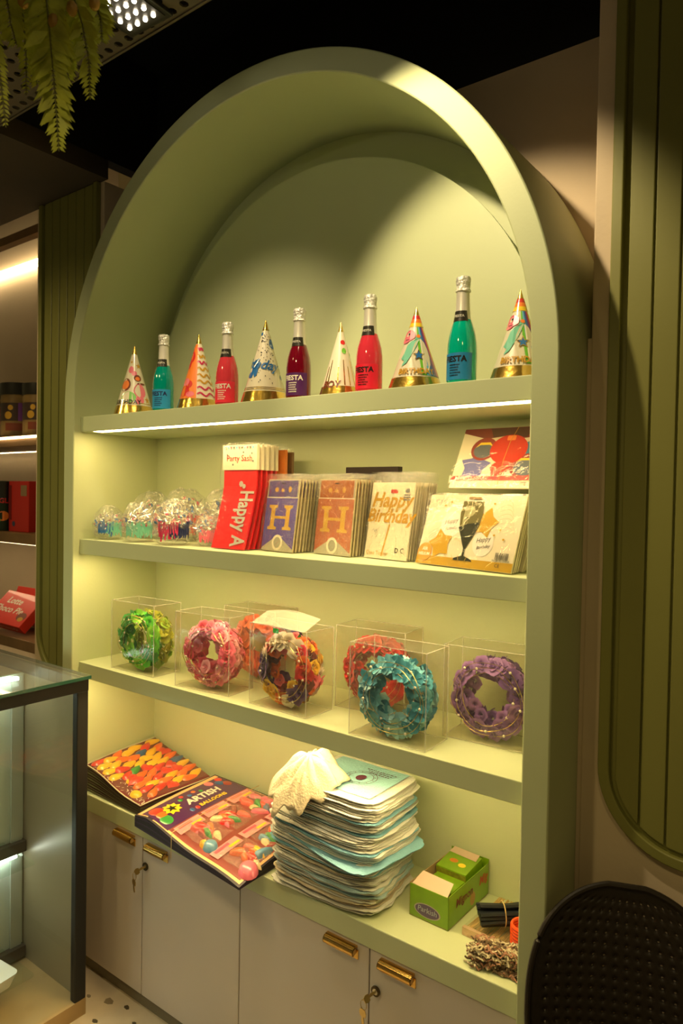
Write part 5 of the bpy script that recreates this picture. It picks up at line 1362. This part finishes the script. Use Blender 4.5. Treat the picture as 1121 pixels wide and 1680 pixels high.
frond(fp(((100, -60), (110, 10), (104, 70), (112, 130)), 1.62), .054, 34, 8)
for (a_, b_) in ((88, 35), (118, 14), (155, 5), (38, 2)):
    MB().ball(Vector(cam_pt(a_, b_, 1.50)) - HX, .012, 8, 6, (1, 1, 1.3)).build('bud', M('fern_bud', (0.36, 0.20, 0.02, 1), .6), t, smooth=True)

# ------------------------------------------------------------------ perforated chair at the lower right
CHB = M('dark_brown_plastic', (0.016, 0.009, 0.004, 1), .5, bump=.1, bscale=60)
cb = cam_pt(1032, 1700, 1.52); cx, cy = cb.x, cb.y
yaw = math.radians(22)
t = thing('perforated_chair', 'dark brown plastic chair with perforated rounded back at lower right', 'chair', (cx, cy, 0), yaw)
ZT = 1.045; ZB = .52; HW = .212
def cback(u, v):
    z = ZB + (ZT - ZB) * v; tt = min(1.0, max(0.0, (v - .45) / .55))
    hw = HW * (.90 + .10 * min(1, v / .45)) * max(0.0, 1 - tt ** 3.0) ** .5
    x = (2 * u - 1) * hw
    return (x, .05 * (1 - (x / HW) ** 2) + .07 * (v - .5), z)
VV = lambda v: .994 * v
mb = holed(17, 22, lambda u, v: cback(u, VV(v)), .12, lambda i, j: i in (0, 16) or j in (0, 21))
o = mb.build('backrest', CHB, t, smooth=True, angle=60)
import bmesh
bm_ = bmesh.new(); bm_.from_mesh(o.data); bmesh.ops.remove_doubles(bm_, verts=bm_.verts, dist=1e-5); bm_.to_mesh(o.data); bm_.free()
md = o.modifiers.new('thick', 'SOLIDIFY'); md.thickness = .006
sv = [.994 * (1 - (1 - q / 44) ** 2.2) for q in range(45)]
rim = [cback(0, v) for v in sv] + [cback(1, v) for v in reversed(sv)]
MB().tube([Vector(p) + Vector((0, -.002, 0)) for p in rim], .007, 8).build('back_rim', CHB, t, smooth=True)
o = MB().slab(12, 12, lambda u, v: ((u - .5) * .43 * (1 - .08 * (1 - v)), -.42 + .44 * v, .47 + .03 * (2 * u - 1) ** 2 + (.05 * max(0, v - .85) / .15) - .02 * max(0, .15 - v) / .15), .012).build('seat', CHB, t, smooth=True, angle=50)
for sx_ in (-1, 1):
    for y0, y1 in ((-.34, -.40), (-.04, .04)):
        MB().tube([(sx_ * .17, y0, .465), (sx_ * .20, (y0 + y1) / 2, .25), (sx_ * .225, y1, .006)], [.017, .015, .011], 10).build('leg', CHB, t, smooth=True)
